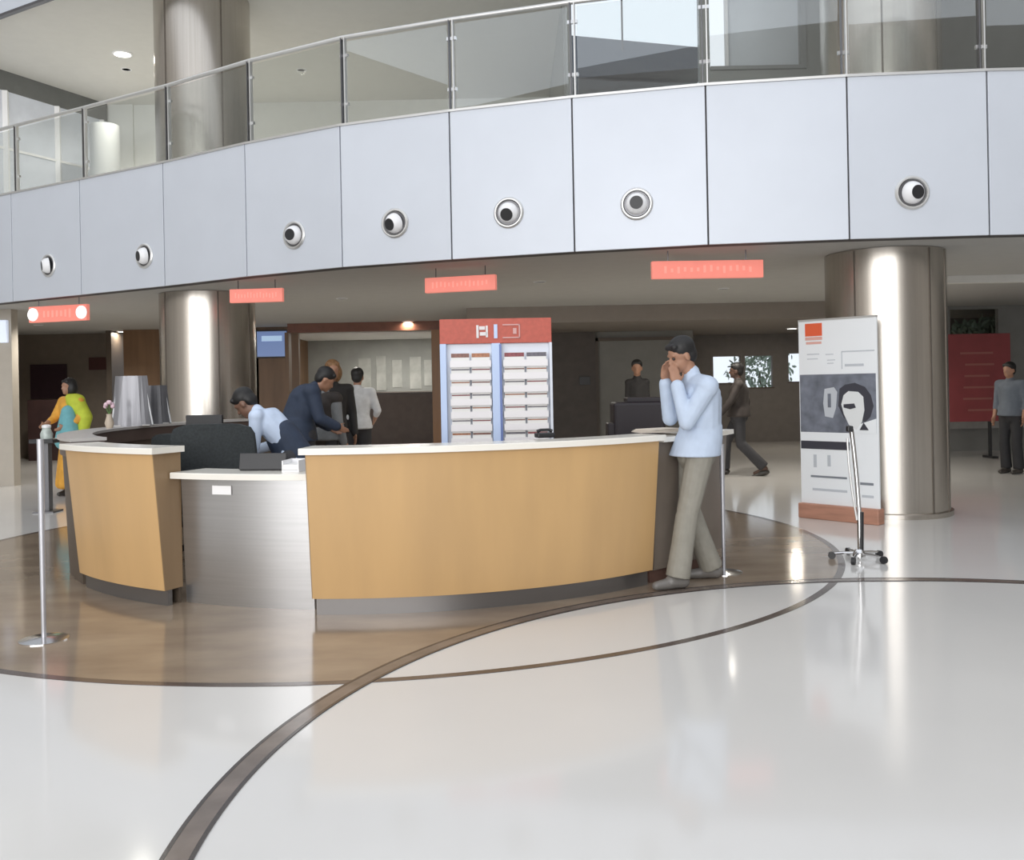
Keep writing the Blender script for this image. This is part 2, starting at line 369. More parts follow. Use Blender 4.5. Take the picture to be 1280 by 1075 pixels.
struct(MB().box2((gx0 - 1, 20.5, 0), (gx0 - 0.9, 25.5, ZS)).build('wall_room_left', WWOOD)); struct(MB().box2((gx1 + 0.7, 19.7, 0), (gx1 + 0.8, 25.5, ZS)).build('wall_room_right', WBROWN))
struct(MB().box2((gx0 - 1.2, 22, 2.80), (gx1 + 1.6, 25.7, 3.0)).build('ceiling_room', WUP), 'pale ceiling of the lit room')
# centre and right of the back
wall('wall_back_centre', gx1 + 0.2, X(745, 19.6), 19.6, 0, ZS + 0.02, WDARK, (), 0.12, 'dark wall behind the brochure rack')
wall('wall_back_panel', X(745, 19.6), X(862, 19.6), 19.75, 0, ZS + 0.02, WGREY, (), 0.12, 'grey wall panel behind the counter')
struct(MB().box2((X(745, 19.6), 19.66, 0), (X(745, 19.6) + 0.07, 19.75, 2.45)).box2((X(745, 19.6), 19.66, 2.38), (X(862, 19.6), 19.75, 2.45)).build('trim_6', WBROWN), 'dark frame around the grey panel')
wx = [(X(892, 22), X(926, 22)), (X(932, 22), X(966, 22)), (X(986, 22), X(1004, 22))]
wz = (1.5 + 0.0 * 22, 2.06)
wall('wall_corridor_back', X(862, 19.6) - 0.2, 16, 22.0, 0, ZS + 0.02, mat('corridor_wall', (0.20, 0.18, 0.165), 0.6, 0, 0.1), [(wx[0][0], wx[0][1], 1.42, 2.06), (wx[1][0], wx[1][1], 1.30, 2.06), (wx[2][0], wx[2][1], 1.42, 2.1)], 0.15, 'brown grey corridor end wall with small bright windows')
for k, (a, b_) in enumerate(wx):
    wi = bpy.data.objects.new('window_%d' % (k + 3), None); C.objects.link(wi); struct(wi, 'small bright window in the corridor end wall')
    MB().box2((a, 22.05, 1.3 if k == 1 else 1.42), (b_, 22.06, 2.1 if k == 2 else 2.06)).build('pane', PANE, wi)
    MB().box2((a - 0.03, 21.97, 1.28 if k == 1 else 1.40), (b_ + 0.03, 22.0, 1.31 if k == 1 else 1.43)).build('sill', WBROWN, wi)
struct(MB().box2((X(862, 19.6), 19.75, 0), (X(862, 19.6) + 0.12, 22, ZS)).build('wall_corridor_left', WGREY))
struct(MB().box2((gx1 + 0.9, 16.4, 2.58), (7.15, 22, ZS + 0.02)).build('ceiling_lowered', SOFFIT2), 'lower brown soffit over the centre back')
# ground and greenery outside
struct(MB().box2((-60, 27.2, -0.5), (60, 80, -0.25)).build('floor_outside', mat('outdoor_ground', (0.12, 0.14, 0.08), 0.9, 0, 0.3)), 'ground outside')

# right glazed zone behind the column
struct(MB().box((10.5, 12.7, ZS - 0.03), (9, 0.16, 0.1)).build('trim_7', UCEIL), 'pale rib across the right soffit')
rw = mat('shop_grey_wall', (0.23, 0.23, 0.22), 0.4, 0, 0.25, (1.2, 1.2, 1.2), spec=0.6)
wall('wall_shop', 7.2, 16, 18.2, 0, ZS + 0.02, rw, [(X(1195, 18), X(1256, 18), 2.22, 2.80)], 0.12, 'grey wall behind the red notice board')
struct(MB().box2((7.2, 18.12, 0.45), (16, 18.2, 1.0)).build('trim_8', mat('pale_shop_base', (0.40, 0.39, 0.38), 0.5, 0, 0.2)), 'pale lower wall strip')

# ------------------------------------------------------------------ upper gallery
UD = 13.0
def QX(x, y, d): return at_depth(x, y, d)
GG = mat('gallery_grey', (0.30, 0.31, 0.30), 0.5, 0, 0.06); GF = mat('grey_frame', (0.25, 0.26, 0.26), 0.5)
p0 = QX(706, 10, UD); p1 = QX(876, 124, UD); p2 = QX(886, 0, UD); p3 = QX(1000, 82, UD)
wall('wall_upper_back', -7.4, 0.97, 18.0, ZF - 0.03, 7.1, WUP, (), 0.2, 'pale wall at the back of the upper gallery')
wall('wall_reflection_windows', p0.x, 16, UD, ZF - 0.03, 7.1, GG, [(p0.x + 0.09, p1.x, p1.z, 7.02), (p2.x, p3.x, p3.z, 7.02)], 0.15, 'grey gallery wall added with two windows standing in for glass reflections')  # wall and windows built here to stand in for reflections in the balustrade
struct(MB().box2((p0.x - 0.02, UD + 0.15, ZF - 0.03), (p0.x + 0.1, 18.2, 7.1)).build('wall_upper_return', GG))
wi = bpy.data.objects.new('window_6', None); C.objects.link(wi); struct(wi, 'added upper window standing in for reflected sky and dark roof')
MB().box2((p0.x + 0.09, UD + 0.06, p1.z), (p1.x, UD + 0.07, 7.02)).build('pane', PANE, wi)
q = QX(778, 30, UD); MB().box2((q.x - 0.012, UD + 0.03, 6.2), (q.x + 0.012, UD + 0.06, 7.02)).build('mullion', DKSTEEL, wi)
wi = bpy.data.objects.new('window_7', None); C.objects.link(wi); struct(wi, 'added upper window with pale frosted panes standing in for a reflection')
q = QX(908, 40, UD)
MB().box2((q.x, UD + 0.06, p3.z), (p3.x, UD + 0.08, 7.02)).build('frosted_pane', mat('frosted_pane', (0.66, 0.70, 0.75), 0.3, 0, 0.1, (1, 1, 1)), wi)
MB().box2((q.x - 0.02, UD - 0.02, p3.z), (q.x + 0.02, UD + 0.06, 7.02)).build('mullion', WHITE, wi)
MB().box2((p2.x, UD - 0.05, p3.z - 0.05), (p3.x + 0.08, UD, p3.z)).build('sill', GF, wi)
MB().box2((p3.x, UD - 0.05, p3.z), (p3.x + 0.08, UD, 7.1)).build('frame_jamb', GF, wi)
q = QX(1030, 40, UD)
struct(MB().box2((q.x, UD - 0.12, ZF - 0.03), (16, UD - 0.005, 7.1)).build('wall_upper_right', WUPD), 'dark wall at the right of the upper gallery')
# far left of upper gallery
a = at_depth(0, 68, 15.3); b_ = at_depth(125, 122, 17.6)
A2 = Vector((-9.6, 12.0)); 
struct(MB().quadprism([(a.x - 1.2, 14.0, 6.75), (b_.x, 17.9, 6.75), (b_.x, 17.9, 7.1), (a.x - 1.2, 14.0, 7.1)], (-0.2, 0.05, 0)).build('trim_9', WUPD), 'dark beam over the upper left screen')
sc = bpy.data.objects.new('window_8', None); C.objects.link(sc); struct(sc, 'white framed window screen on the upper left')
def onscreen(t): return Vector((a.x - 1.2, 14.0, 0)).lerp(Vector((b_.x, 17.9, 0)), t)
for k, t in enumerate((0.04, 0.27, 0.50, 0.74, 0.97)):
    p = onscreen(t); MB().box((p.x, p.y, 5.58), (0.09, 0.09, 2.34), R(14)).build('frame_post', WHITE, sc)
MB().tube([onscreen(0.02) + Vector((0, 0, 4.5)), onscreen(0.98) + Vector((0, 0, 4.5))], 0.06, 4).build('frame_sill', WHITE, sc)
MB().tube([onscreen(0.02) + Vector((0, 0, 5.75)), onscreen(0.98) + Vector((0, 0, 5.75))], 0.03, 4).build('frame_rail', WHITE, sc)
p, q = onscreen(0.0), onscreen(1.0)
MB().quadprism([(p.x, p.y, 4.45), (q.x, q.y, 4.45), (q.x, q.y, 6.75), (p.x, p.y, 6.75)], (-0.02, 0, 0)).build('frosted_pane', mat('blue_white_pane', (0.68, 0.72, 0.80), 0.25, 0, 0.06), sc)
struct(MB().box2((-11, 17.95, ZF - 0.03), (-7.3, 18.1, 7.1)).build('wall_upper_left', WUP))
pc = at_depth(128, 190, 16.6)  # pillar put in where the glass mirrors a pale curved shape
t = thing('pillar', 'pale round pillar added for a reflection in the upper left glass', 'pillar', (pc.x + 0.05, 16.6, ZF - 0.03))
MB().lathe([(0.30, 0), (0.30, 0.5), (0.25, 1.2), (0.25, 1.9)], (0, 0, 0), 32).build('shaft', mat('pale_plaster', (0.55, 0.57, 0.58), 0.6), t, True)
MB().lathe([(0.36, 0), (0.36, 0.12)], (0, 0, 0), 32).build('base', WHITE, t, True)
# cabinet & ledge at upper centre
q = QX(650, 60, 16.8); q2 = QX(704, 130, 16.8)
t = thing('cabinet', 'dark grey tall cabinet behind balcony glass, left of the sky window', 'cabinet', ((q.x + q2.x) / 2 - 0.25, 16.8, ZF - 0.03))
wd = q2.x - q.x
MB().box((0, 0, 0.95), (wd, 0.5, 1.9)).build('body', mat('cabinet_grey', (0.13, 0.135, 0.135), 0.45, 0, 0.15), t, bevel=0.01)
for s in (-1, 1):
    d_ = MB().box((s * wd / 4, -0.26, 0.95), (wd / 2 - 0.02, 0.02, 1.85)).build('door', mat('cabinet_door_grey', (0.18, 0.185, 0.18), 0.4, 0, 0.1), t, bevel=0.004)
    MB().tube([(s * 0.05, -0.29, 0.85), (s * 0.05, -0.29, 1.05)], 0.008, 8).build('handle', CHROME, d_)
# roof added behind the window for the one reflected in the glass
bt = thing('building', 'dark slate roof added behind upper window, standing in for a reflected building', 'building', (0, 30, -0.3))
q = [at_depth(690, 42, 30), at_depth(884, 60, 30), at_depth(884, 84, 30), at_depth(690, 100, 30)]
MB().quadprism([v - Vector((0, 30, -0.3)) for v in q], (0, 6, 0)).build('roof_slab', mat('slate_blue', (0.075, 0.085, 0.11), 0.6, 0, 0.15), bt)
MB().box2((q[0].x + 0.5, 1.0, 0), (q[1].x - 0.5, 5.5, q[2].z - 0.2)).build('wall', mat('dark_brick', (0.14, 0.10, 0.10), 0.8, 0, 0.3), bt)
for k in range(3):
    MB().box2((q[0].x + 1 + k * 1.35, 0.93, 7.6), (q[0].x + 1.9 + k * 1.35, 1.0, 9.2)).build('window', mat('dim_pane', (0.30, 0.25, 0.26), 0.2), bt)

# ------------------------------------------------------------------ ceiling lights
def downlight(p, z, label, power, r=0.10, col=(1, 0.9, 0.75)):
    t = thing('downlight', label, 'ceiling light', (p.x, p.y, z), 0, 'recessed ceiling downlights')
    MB().lathe([(r + 0.03, 0), (r + 0.03, -0.012), (r, -0.02), (r, 0)], (0, 0, 0), 28).build('bezel', WHITE, t, True)
    MB().lathe([(r, -0.004), (r, -0.018), (0.002, -0.022)], (0, 0, 0), 28).build('lamp', LAMP, t, True)
    l = area('downlight_glow', (p.x, p.y, z - 0.04), (0, 0, 0), r * 2, r * 2, power, col, 'DISK'); return t
downlight(at_height(153, 415, ZS), ZS + 0.02, 'small lit ceiling downlight left of the left column', 12)
downlight(at_height(510, 403, ZS), ZS + 0.02, 'small lit ceiling downlight just left of the brochure rack', 40)
downlight(at_height(838, 417, 2.58), 2.58, 'small lit ceiling downlight above the man in the blue shirt', 25)
downlight(at_height(990, 410, 2.58), 2.58, 'lit ceiling downlight left of the banner top', 25)
downlight(at_height(153, 67, 7.1), 7.1, 'bright round downlight in upper ceiling at the left', 15, 0.13)
downlight(at_height(205, -2, 7.1), 7.1, 'downlight in upper ceiling cut by the top picture edge', 4, 0.13)
def recessed(x, y, z, label, power):  # fill spots with bezels, added to brighten the soffit area and gallery
    t = thing('downlight', label, 'ceiling light', (x, y, z), 0, 'recessed ceiling downlights'); r = 0.07
    MB().lathe([(r + 0.02, 0), (r + 0.02, -0.006), (r, -0.008), (r, 0)], (0, 0, 0), 24).build('bezel', WHITE, t, True)
    l = bpy.data.lights.new('fill_beam', 'SPOT'); l.energy = power; l.spot_size = R(150); l.spot_blend = 0.6; l.shadow_soft_size = 0.06; l.color = (1, 0.94, 0.84)
    o = bpy.data.objects.new('fill_beam', l); C.objects.link(o); o.location = (x, y, z - 0.02)
for k, (x_, y_) in enumerate(((-7.5, 15.6), (-2.6, 14.2), (0.4, 12.4), (3.2, 13.8), (5.6, 14.6), (-9.5, 18.5))):
    recessed(x_, y_, ZS + 0.02, 'added soffit fill light ' + ['over left hall opening', 'behind the navy jacket', 'over the printer', 'near the walking person', 'behind the steel column', 'deep in left hall'][k], 190)
for k, (x_, y_) in enumerate(((-3.6, 16.2), (-6.6, 16.0))):
    recessed(x_, y_, 7.1, 'added upper gallery fill light ' + ['right of the upper left column', 'by the left screen'][k], 200)
area('room_ceiling_lamp', ((gx0 + gx1) / 2 + 0.4, 23.3, 2.78), (0, 0, 0), 1.6, 0.5, 110, (1, 0.97, 0.9))
area('corridor_fill', (6.2, 17.5, 2.8), (0, 0, 0), 1.0, 0.4, 60, (1, 0.95, 0.88))  # hidden area light added to brighten the back area

# ------------------------------------------------------------------ hanging red signs
def hanging(xa, ya, xb, yb, hpx, label, zt=2.76, ends=False, strokes=True):
    A = at_height(xa, ya, zt); B = at_height(xb, yb, zt); mid = (A + B) / 2; d = (B - A); L = math.hypot(d.x, d.y); rz = math.atan2(d.y, d.x)
    h = hpx / F * mid.y
    t = thing('hanging_sign', label, 'sign', (mid.x, mid.y, zt - h / 2), rz, 'red signs hung under the balcony')
    MB().box((0, 0, 0), (L, 0.07, h)).build('light_box', REDSIGN, t, bevel=0.008)
    for s in (-1, 1): MB().tube([(s * L * 0.35, 0, h / 2), (s * L * 0.35, 0, h / 2 + (ZS + 0.02 - zt))], 0.006, 6).build('hanger', DKSTEEL, t)
    if ends:
        for s in (-1, 1): MB().lathe([(h * .40, 0), (h * .40, 0.012)], (s * L * 0.42, -0.035, 0), 20, Euler((R(90), 0, 0)).to_matrix()).build('pictogram_disc', WHITELIT, t)
        m = MB()
        for k in range(7): m.box((-L * .22 + k * L * .074, -0.04, 0), (L * .035, 0.008, h * (.35 + .2 * random.random())))
        m.build('lettering', SIGNTXT, t)
    elif strokes:
        m = MB(); n = 14
        for k in range(n): m.box((-L * .38 + k * L * .76 / (n - 1), -0.038, random.uniform(-.05, .05) * h), (L * .022, 0.006, h * random.uniform(.2, .42)))
        m.build('lettering', SIGNTXT, t)
    return t
hanging(38, 384, 110, 380, 20, 'faded red hanging sign with a white disc at each end', 2.76, True)
hanging(288, 362, 354, 360, 17, 'short red hanging sign beside the left column')
hanging(532, 348, 620, 343, 19, 'red hanging sign above the brochure rack')
hanging(814, 327, 953, 325, 22, 'longest red hanging sign, above the man in the blue shirt')

# ------------------------------------------------------------------ reception counter
CC = (-1.01, 9.15)
def ang(p): return math.atan2(p[0] - CC[0], -(p[1] - CC[1]))
tL0, tL1 = ang((-3.36, 7.06)), ang((-2.43, 6.36)); tR0, tR1 = ang((-1.335, 6.03)), ang((1.02, 6.74))
def counter(t0, t1, label, end_panels):
    mid = (t0 + t1) / 2; loc = Vector((CC[0] + 3.1 * math.sin(mid), CC[1] - 3.1 * math.cos(mid), 0))
    t = thing('reception_counter', label, 'reception counter', loc)
    c = (CC[0] - loc.x, CC[1] - loc.y); n = max(16, int(abs(t1 - t0) * 40))
    MB().arc(c, [(3.13, 0.115), (3.215, 1.065), (3.19, 1.065), (3.10, 0.115)], t0, t1, n).build('front_panel', WOOD, t, True)
    MB().arc(c, [(3.25, 1.068), (3.25, 1.105), (3.245, 1.11), (2.96, 1.11), (2.96, 1.068)], t0 - 0.012, t1 + 0.012, n).build('countertop', WHITETOP, t, True)
    MB().arc(c, [(3.09, 0.0), (3.09, 0.115), (3.05, 0.115), (3.05, 0.0)], t0 + 0.004, t1 - 0.004, n).build('toe_kick', KICK, t, True)
    MB().arc(c, [(2.99, 0.0), (2.99, 1.068), (2.97, 1.068), (2.97, 0.0)], t0 + 0.004, t1 - 0.004, n).build('inner_panel', WBROWN, t, True)
    for te in end_panels:
        s = -1 if te == t0 else 1
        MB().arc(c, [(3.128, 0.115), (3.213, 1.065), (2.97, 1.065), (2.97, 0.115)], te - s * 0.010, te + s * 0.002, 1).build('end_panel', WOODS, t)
    return t
counter(tL0, tL1, 'short left section of curved maple counter with cream top', (tL0, tL1))
counter(tR0, tR1, 'long curved maple reception counter with cream top, right section', (tR0,))
# right flank continuing round in grey brown
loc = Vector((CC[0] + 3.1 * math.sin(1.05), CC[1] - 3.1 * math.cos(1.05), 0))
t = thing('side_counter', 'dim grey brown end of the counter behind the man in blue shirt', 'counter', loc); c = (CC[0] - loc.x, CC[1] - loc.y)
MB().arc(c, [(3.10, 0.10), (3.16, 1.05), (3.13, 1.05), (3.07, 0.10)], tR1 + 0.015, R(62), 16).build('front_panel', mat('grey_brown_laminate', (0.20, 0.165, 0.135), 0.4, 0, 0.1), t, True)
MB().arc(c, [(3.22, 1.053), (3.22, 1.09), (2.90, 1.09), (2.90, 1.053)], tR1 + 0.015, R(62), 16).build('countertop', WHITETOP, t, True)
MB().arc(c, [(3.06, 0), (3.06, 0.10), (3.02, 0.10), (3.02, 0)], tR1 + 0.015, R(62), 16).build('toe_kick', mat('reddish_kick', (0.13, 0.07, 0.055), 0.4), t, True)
# left rear wing: grey top, brown apron
loc = Vector((CC[0] + 3.0 * math.sin(R(-95)), CC[1] - 3.0 * math.cos(R(-95)), 0))
t = thing('back_counter', 'curved back wing of the counter with grey top and dark brown edge', 'counter', loc); c = (CC[0] - loc.x, CC[1] - loc.y)
MB().arc(c, [(2.90, 0.99), (2.90, 1.112), (3.14, 1.112), (3.14, 0.99)], R(-138), tL0 - 0.03, 40).build('apron', DKTOP, t, True)
MB().arc(c, [(2.885, 1.115), (2.885, 1.14), (3.16, 1.14), (3.16, 1.115)], R(-138), tL0 - 0.03, 40).build('countertop', GREYTOP, t, True)
MB().arc(c, [(3.08, 0.0), (3.12, 0.99), (2.93, 0.99), (2.93, 0.0)], R(-138), tL0 - 0.03, 40).build('body', WBROWN, t, True)
# low steel-fronted desk
mid = (tL1 + tR0) / 2; loc = Vector((CC[0] + 3.0 * math.sin(mid), CC[1] - 3.0 * math.cos(mid), 0))
t = thing('reception_desk', 'low brushed steel fronted desk between the two maple counter sections', 'desk', loc); c = (CC[0] - loc.x, CC[1] - loc.y)
MB().arc(c, [(2.95, 0.0), (2.98, 0.885), (2.95, 0.885), (2.92, 0.0)], tL1 + 0.006, tR0 - 0.016, 24).build('front_panel', STEEL_D, t, True)
MB().arc(c, [(3.08, 0.888), (3.08, 0.925), (3.075, 0.93), (2.74, 0.93), (2.74, 0.888)], tL1 + 0.006, tR0 - 0.005, 24).build('desktop', WHITETOP, t, True)
q = at_depth(270, 614, 6.28); a_ = ang((q.x, q.y)); 
pl_ = MB().box((0, 0, 0), (0.155, 0.008, 0.062)); o = pl_.build('nameplate', mat('white_plate', (0.92, 0.92, 0.93), 0.4), t, bevel=0.002)
rr = 2.985; o.location = (c[0] + rr * math.sin(a_), c[1] - rr * math.cos(a_), q.z); o.rotation_euler = (0, 0, a_)

# curved screens standing on the back wing
def curved_screen(x, y, w_, h, rz, label, m, sp=0.35):
    t = thing('brochure_holder', label, 'brochure holder', (x, y, 1.14), rz)
    n = 10; pr = []; 
    b_ = MB()
    for s, nm in ((-1, 0), (1, 0)):
        pass
    pts_o = [(w_ / 2 * math.sin(-1 + 2 * k / n) / math.sin(1), -0.10 * math.cos(-1 + 2 * k / n)) for k in range(n + 1)]
    pts_i = [(u * 0.96, v + 0.006) for u, v in pts_o]
    poly_ = pts_o + pts_i[::-1]
    vs = [(u * 1.25, v, 0) for u, v in poly_] + [(u * 0.95, v, h) for u, v in poly_]; k = len(poly_)
    b_.add(vs, [tuple(range(k))[::-1], tuple(range(k, 2 * k))] + [(i, (i + 1) % k, k + (i + 1) % k, k + i) for i in range(k)])
    b_.build('curved_sheet', m, t)
    MB().box((0, 0.0, 0.006), (w_ * 1.1, 0.18, 0.012)).build('foot', GREYTOP, t, bevel=0.002)
    for s in (-1, 1): MB().box((s * w_ * 0.49, -0.055, h * 0.5), (0.014, 0.02, h * 0.97), 0, Euler((0, -s * 0.13 * w_ / h * 2, 0))).build('edge_strip', mat('pale_edge', (0.55, 0.56, 0.57), 0.3), t)
    return t
GS = mat('smoked_grey_acrylic', (0.28, 0.28, 0.30), 0.25, 0.3, 0.3, (20, 20, 1)); GS2 = mat('dark_smoked_acrylic', (0.12, 0.12, 0.13), 0.3, 0.2, 0.2)
p = at_depth(167, 540, 9.6); curved_screen(p.x, 9.6, 0.33, 0.52, R(10), 'tall curved grey acrylic brochure holder on the back counter', GS)
p = at_depth(196, 540, 10.1); curved_screen(p.x, 10.1, 0.26, 0.42, R(10), 'shorter darker brochure holder just right of the tall grey one', GS2)
p = at_depth(137, 540, 9.1)
t = thing('flower_vase', 'small vase with pale pink flowers left of the grey brochure holder', 'vase', (p.x, 9.1, 1.14))
MB().lathe([(0.03, 0), (0.045, 0.05), (0.025, 0.12), (0.03, 0.14)], (0, 0, 0), 16).build('pot', mat('beige_pot', (0.5, 0.42, 0.33), 0.5), t, True)
for k in range(6):
    a = k * 1.05; r = 0.035; s_ = MB().tube([(0, 0, 0.13), (math.cos(a) * r, math.sin(a) * r, 0.20 + 0.02 * (k % 3))], 0.003, 5).build('stem', mat('stem_green', (0.1, 0.2, 0.06), 0.6), t)
    MB().sphere((math.cos(a) * r, math.sin(a) * r, 0.215 + 0.02 * (k % 3)), 0.022, 10, 6).build('blossom', mat('pale_pink_petal', (0.7, 0.5, 0.56), 0.6), s_, True)

# things on / behind the counter
q = at_depth(680, 541, 6.75)
t = thing('desk_phone', 'small black telephone on the cream counter, right of the rack', 'telephone', (q.x, 6.62, 1.11), R(15))
MB().box((0, 0, 0.018), (0.13, 0.10, 0.035)).build('base', BLACK, t, bevel=0.008)
MB().tube([(-0.055, 0, 0.045), (-0.03, 0, 0.056), (0.03, 0, 0.056), (0.055, 0, 0.045)], [0.014, 0.010, 0.010, 0.014], 10).build('handset', BLACK, t, True)

def monitor(name, label, loc, rz, w_, h, zb, m=BLACK, back=True):
    t = thing(name, label, 'monitor', loc, rz)
    MB().box((0, 0, zb + h / 2), (w_, 0.035, h)).build('casing', m, t, bevel=0.008)
    MB().box((0, 0.02 if not back else 0.020, zb + h / 2), (w_ - 0.03, 0.004, h - 0.03)).build('screen', mat('dim_screen', (0.03, 0.04, 0.06), 0.2), t)
    MB().box((0, 0.03 if not back else -0.03, zb * 0.5 + 0.02), (0.05, 0.02, zb + 0.06)).build('neck', m, t)
    MB().box((0, 0, 0.008), (0.24, 0.18, 0.016)).build('foot', m, t, bevel=0.004)
    return t
# office chairs behind the steel desk
def office_chair(x, y, rz, w_, top, label):
    t = thing('office_chair', label, 'office chair', (x, y, 0), rz)
    # backrest towards the viewer (-Y local)
    nb = 9; vs = []; fs = []
    b_ = MB(); H0 = 0.55
    for i in range(nb):
        v = i / (nb - 1); z = H0 + (top - H0) * v; ww = w_ * (0.90 + 0.12 * math.sin(PI * min(1, v * 0.7 + 0.12)) - (0.06 * max(0, v - 0.88) / 0.12))
        for j in range(nb):
            u = -1 + 2 * j / (nb - 1); vs.append((u * ww / 2, -0.25 + 0.05 * (u * u) - 0.05 * v + 0.03 * math.sin(v * PI), z - (0.035 * abs(u) ** 5 if i == nb - 1 else 0)))
    k = len(vs); vs += [(a, b2 + 0.075, c2) for a, b2, c2 in vs]
    for i in range(nb - 1):
        for j in range(nb - 1):
            q_ = (i * nb + j, i * nb + j + 1, (i + 1) * nb + j + 1, (i + 1) * nb + j); fs.append(q_); fs.append(tuple(a + k for a in q_[::-1]))
    for i in range(nb - 1):
        for j in (0, nb - 1): fs.append((i * nb + j, (i + 1) * nb + j, (i + 1) * nb + j + k, i * nb + j + k))
    for j in range(nb - 1):
        for i in (0, nb - 1): fs.append((i * nb + j, i * nb + j + 1, i * nb + j + 1 + k, i * nb + j + k))
    b_.add(vs, fs); o = b_.build('backrest', CHFAB, t, True); 
    MB().box((0, 0.02, 0.47), (w_ * 0.95, 0.50, 0.09)).build('seat', CHFAB, t, bevel=0.03)
    MB().box((0, -0.27, 0.58), (0.08, 0.03, 0.30)).build('back_bracket', BLACK, t)
    for s in (-1, 1):
        MB().tube([(s * w_ * 0.45, -0.05, 0.45), (s * w_ * 0.55, -0.05, 0.55), (s * w_ * 0.55, -0.03, 0.70)], 0.016, 8).box((s * w_ * 0.55, 0.02, 0.715), (0.06, 0.26, 0.03)).build('armrest', BLACK, t)
    MB().tube([(0, 0, 0.10), (0, 0, 0.43)], 0.03, 12).build('gas_lift', CHROME, t)
    for k_ in range(5):
        a = k_ * 2 * PI / 5 + 0.3; l = MB().tube([(0, 0, 0.12), (math.cos(a) * 0.28, math.sin(a) * 0.28, 0.075)], [0.03, 0.015], 8).build('base_leg', BLACK, t)
        MB().lathe([(0.027, -0.02), (0.027, 0.02)], (math.cos(a) * 0.28, math.sin(a) * 0.28, 0.027), 14, Euler((R(90), 0, a)).to_matrix()).build('castor', BLACK, l)
    return t
q = at_depth(268, 540, 7.3); office_chair(q.x, 7.42, R(4), 0.64, 1.235, 'large charcoal office chair with its back above the steel desk')
q = at_depth(232, 560, 8.0); office_chair(q.x, 8.15, R(-12), 0.50, 1.13, 'grey office chair half hidden behind the large charcoal one')
q = at_depth(334, 575, 6.5)
t = thing('laptop', 'dark laptop at the right end of the low steel desk', 'laptop', (q.x, 6.45, 0.93), R(-8))
MB().box((0, 0.04, 0.009), (0.34, 0.17, 0.018)).build('keyboard_base', BLACK, t, bevel=0.004)
MB().box((0, -0.045, 0.065), (0.34, 0.01, 0.115), 0, Euler((R(-12), 0, 0))).build('lid', BLACK, t, bevel=0.004)
q = at_depth(371, 580, 6.3)
t = thing('paper_tray', 'small pale tray at the right end of the steel desk', 'tray', (q.x - 0.02, 6.33, 0.93), R(-5))
MB().box((0, 0, 0.008), (0.12, 0.20, 0.016)).box((-0.055, 0, 0.045), (0.008, 0.20, 0.07)).box((0.055, 0, 0.045), (0.008, 0.20, 0.07)).box((0, 0.096, 0.045), (0.12, 0.008, 0.07)).build('tray_body', WHITE, t, bevel=0.002)
MB().box((0, -0.01, 0.035), (0.10, 0.17, 0.035)).build('papers', PAPER, t)
q = at_depth(249, 524, 8.6)
t = thing('monitor', 'flat black monitor top showing above the charcoal chair, below left column', 'monitor', (q.x, 8.75, 0.74), R(-6))
hh = q.z - 0.74 + 0.035
MB().box((0, 0, hh - 0.17), (0.36, 0.04, 0.34)).build('casing', BLACK, t, bevel=0.008)
MB().box((0, 0.03, 0.115), (0.05, 0.03, 0.20)).build('neck', BLACK, t); MB().box((0, 0, 0.008), (0.24, 0.18, 0.016)).build('foot', BLACK, t)
t = thing('work_table', 'low work table inside the counter ring', 'table', (q.x, 8.8, 0))
MB().box((0, 0, 0.725), (1.0, 0.55, 0.03)).build('tabletop', DKTOP, t)
for sx in (-1, 1):
    for sy in (-1, 1): MB().box((sx * 0.46, sy * 0.24, 0.355), (0.04, 0.04, 0.71)).build('leg', DKSTEEL, t)

# ------------------------------------------------------------------ brochure rack
q0 = at_depth(552, 545, 7.9); q1 = at_depth(692, 545, 7.9); RW = q1.x - q0.x
zt = at_depth(620, 398, 7.9).z
rk = thing('brochure_rack', 'white brochure rack with red header standing behind the counter', 'brochure rack', ((q0.x + q1.x) / 2, 7.9, 0), R(2))
hz = zt - at_depth(620, 429, 7.9).z
MB().box((0, 0.03, zt - hz / 2), (RW, 0.05, hz)).build('header', REDP, rk, bevel=0.004)
RWH = mat('rack_white', (0.72, 0.76, 0.84), 0.4)
MB().box((0, 0.05, (0.62 + zt - hz) / 2), (RW, 0.02, zt - hz - 0.62)).build('back_board', RWH, rk)
for xx, ww, m_ in ((-RW / 2 + 0.028, 0.055, LBLUE), (0.0, 0.075, LBLUE), (RW / 2 - 0.012, 0.024, RWH)):
    MB().box((xx, 0.01, (0.62 + zt - hz) / 2), (ww, 0.07, zt - hz - 0.62)).build('upright', m_, rk, bevel=0.004)
MB().box((0.037, -0.028, (1.0 + zt - hz) / 2), (0.02, 0.006, zt - hz - 1.0 - 0.02)).build('blue_strip', mat('deep_blue_strip', (0.12, 0.18, 0.42), 0.4), rk)
MB().box((0, 0.02, 0.59), (RW, 0.10, 0.06)).build('bottom_rail', RWH, rk)
for s in (-1, 1):
    MB().box((s * (RW / 2 - 0.04), 0.03, 0.30), (0.05, 0.05, 0.56)).build('leg', RWH, rk); MB().box((s * (RW / 2 - 0.04), 0.03, 0.012), (0.06, 0.42, 0.024)).build('foot', RWH, rk)
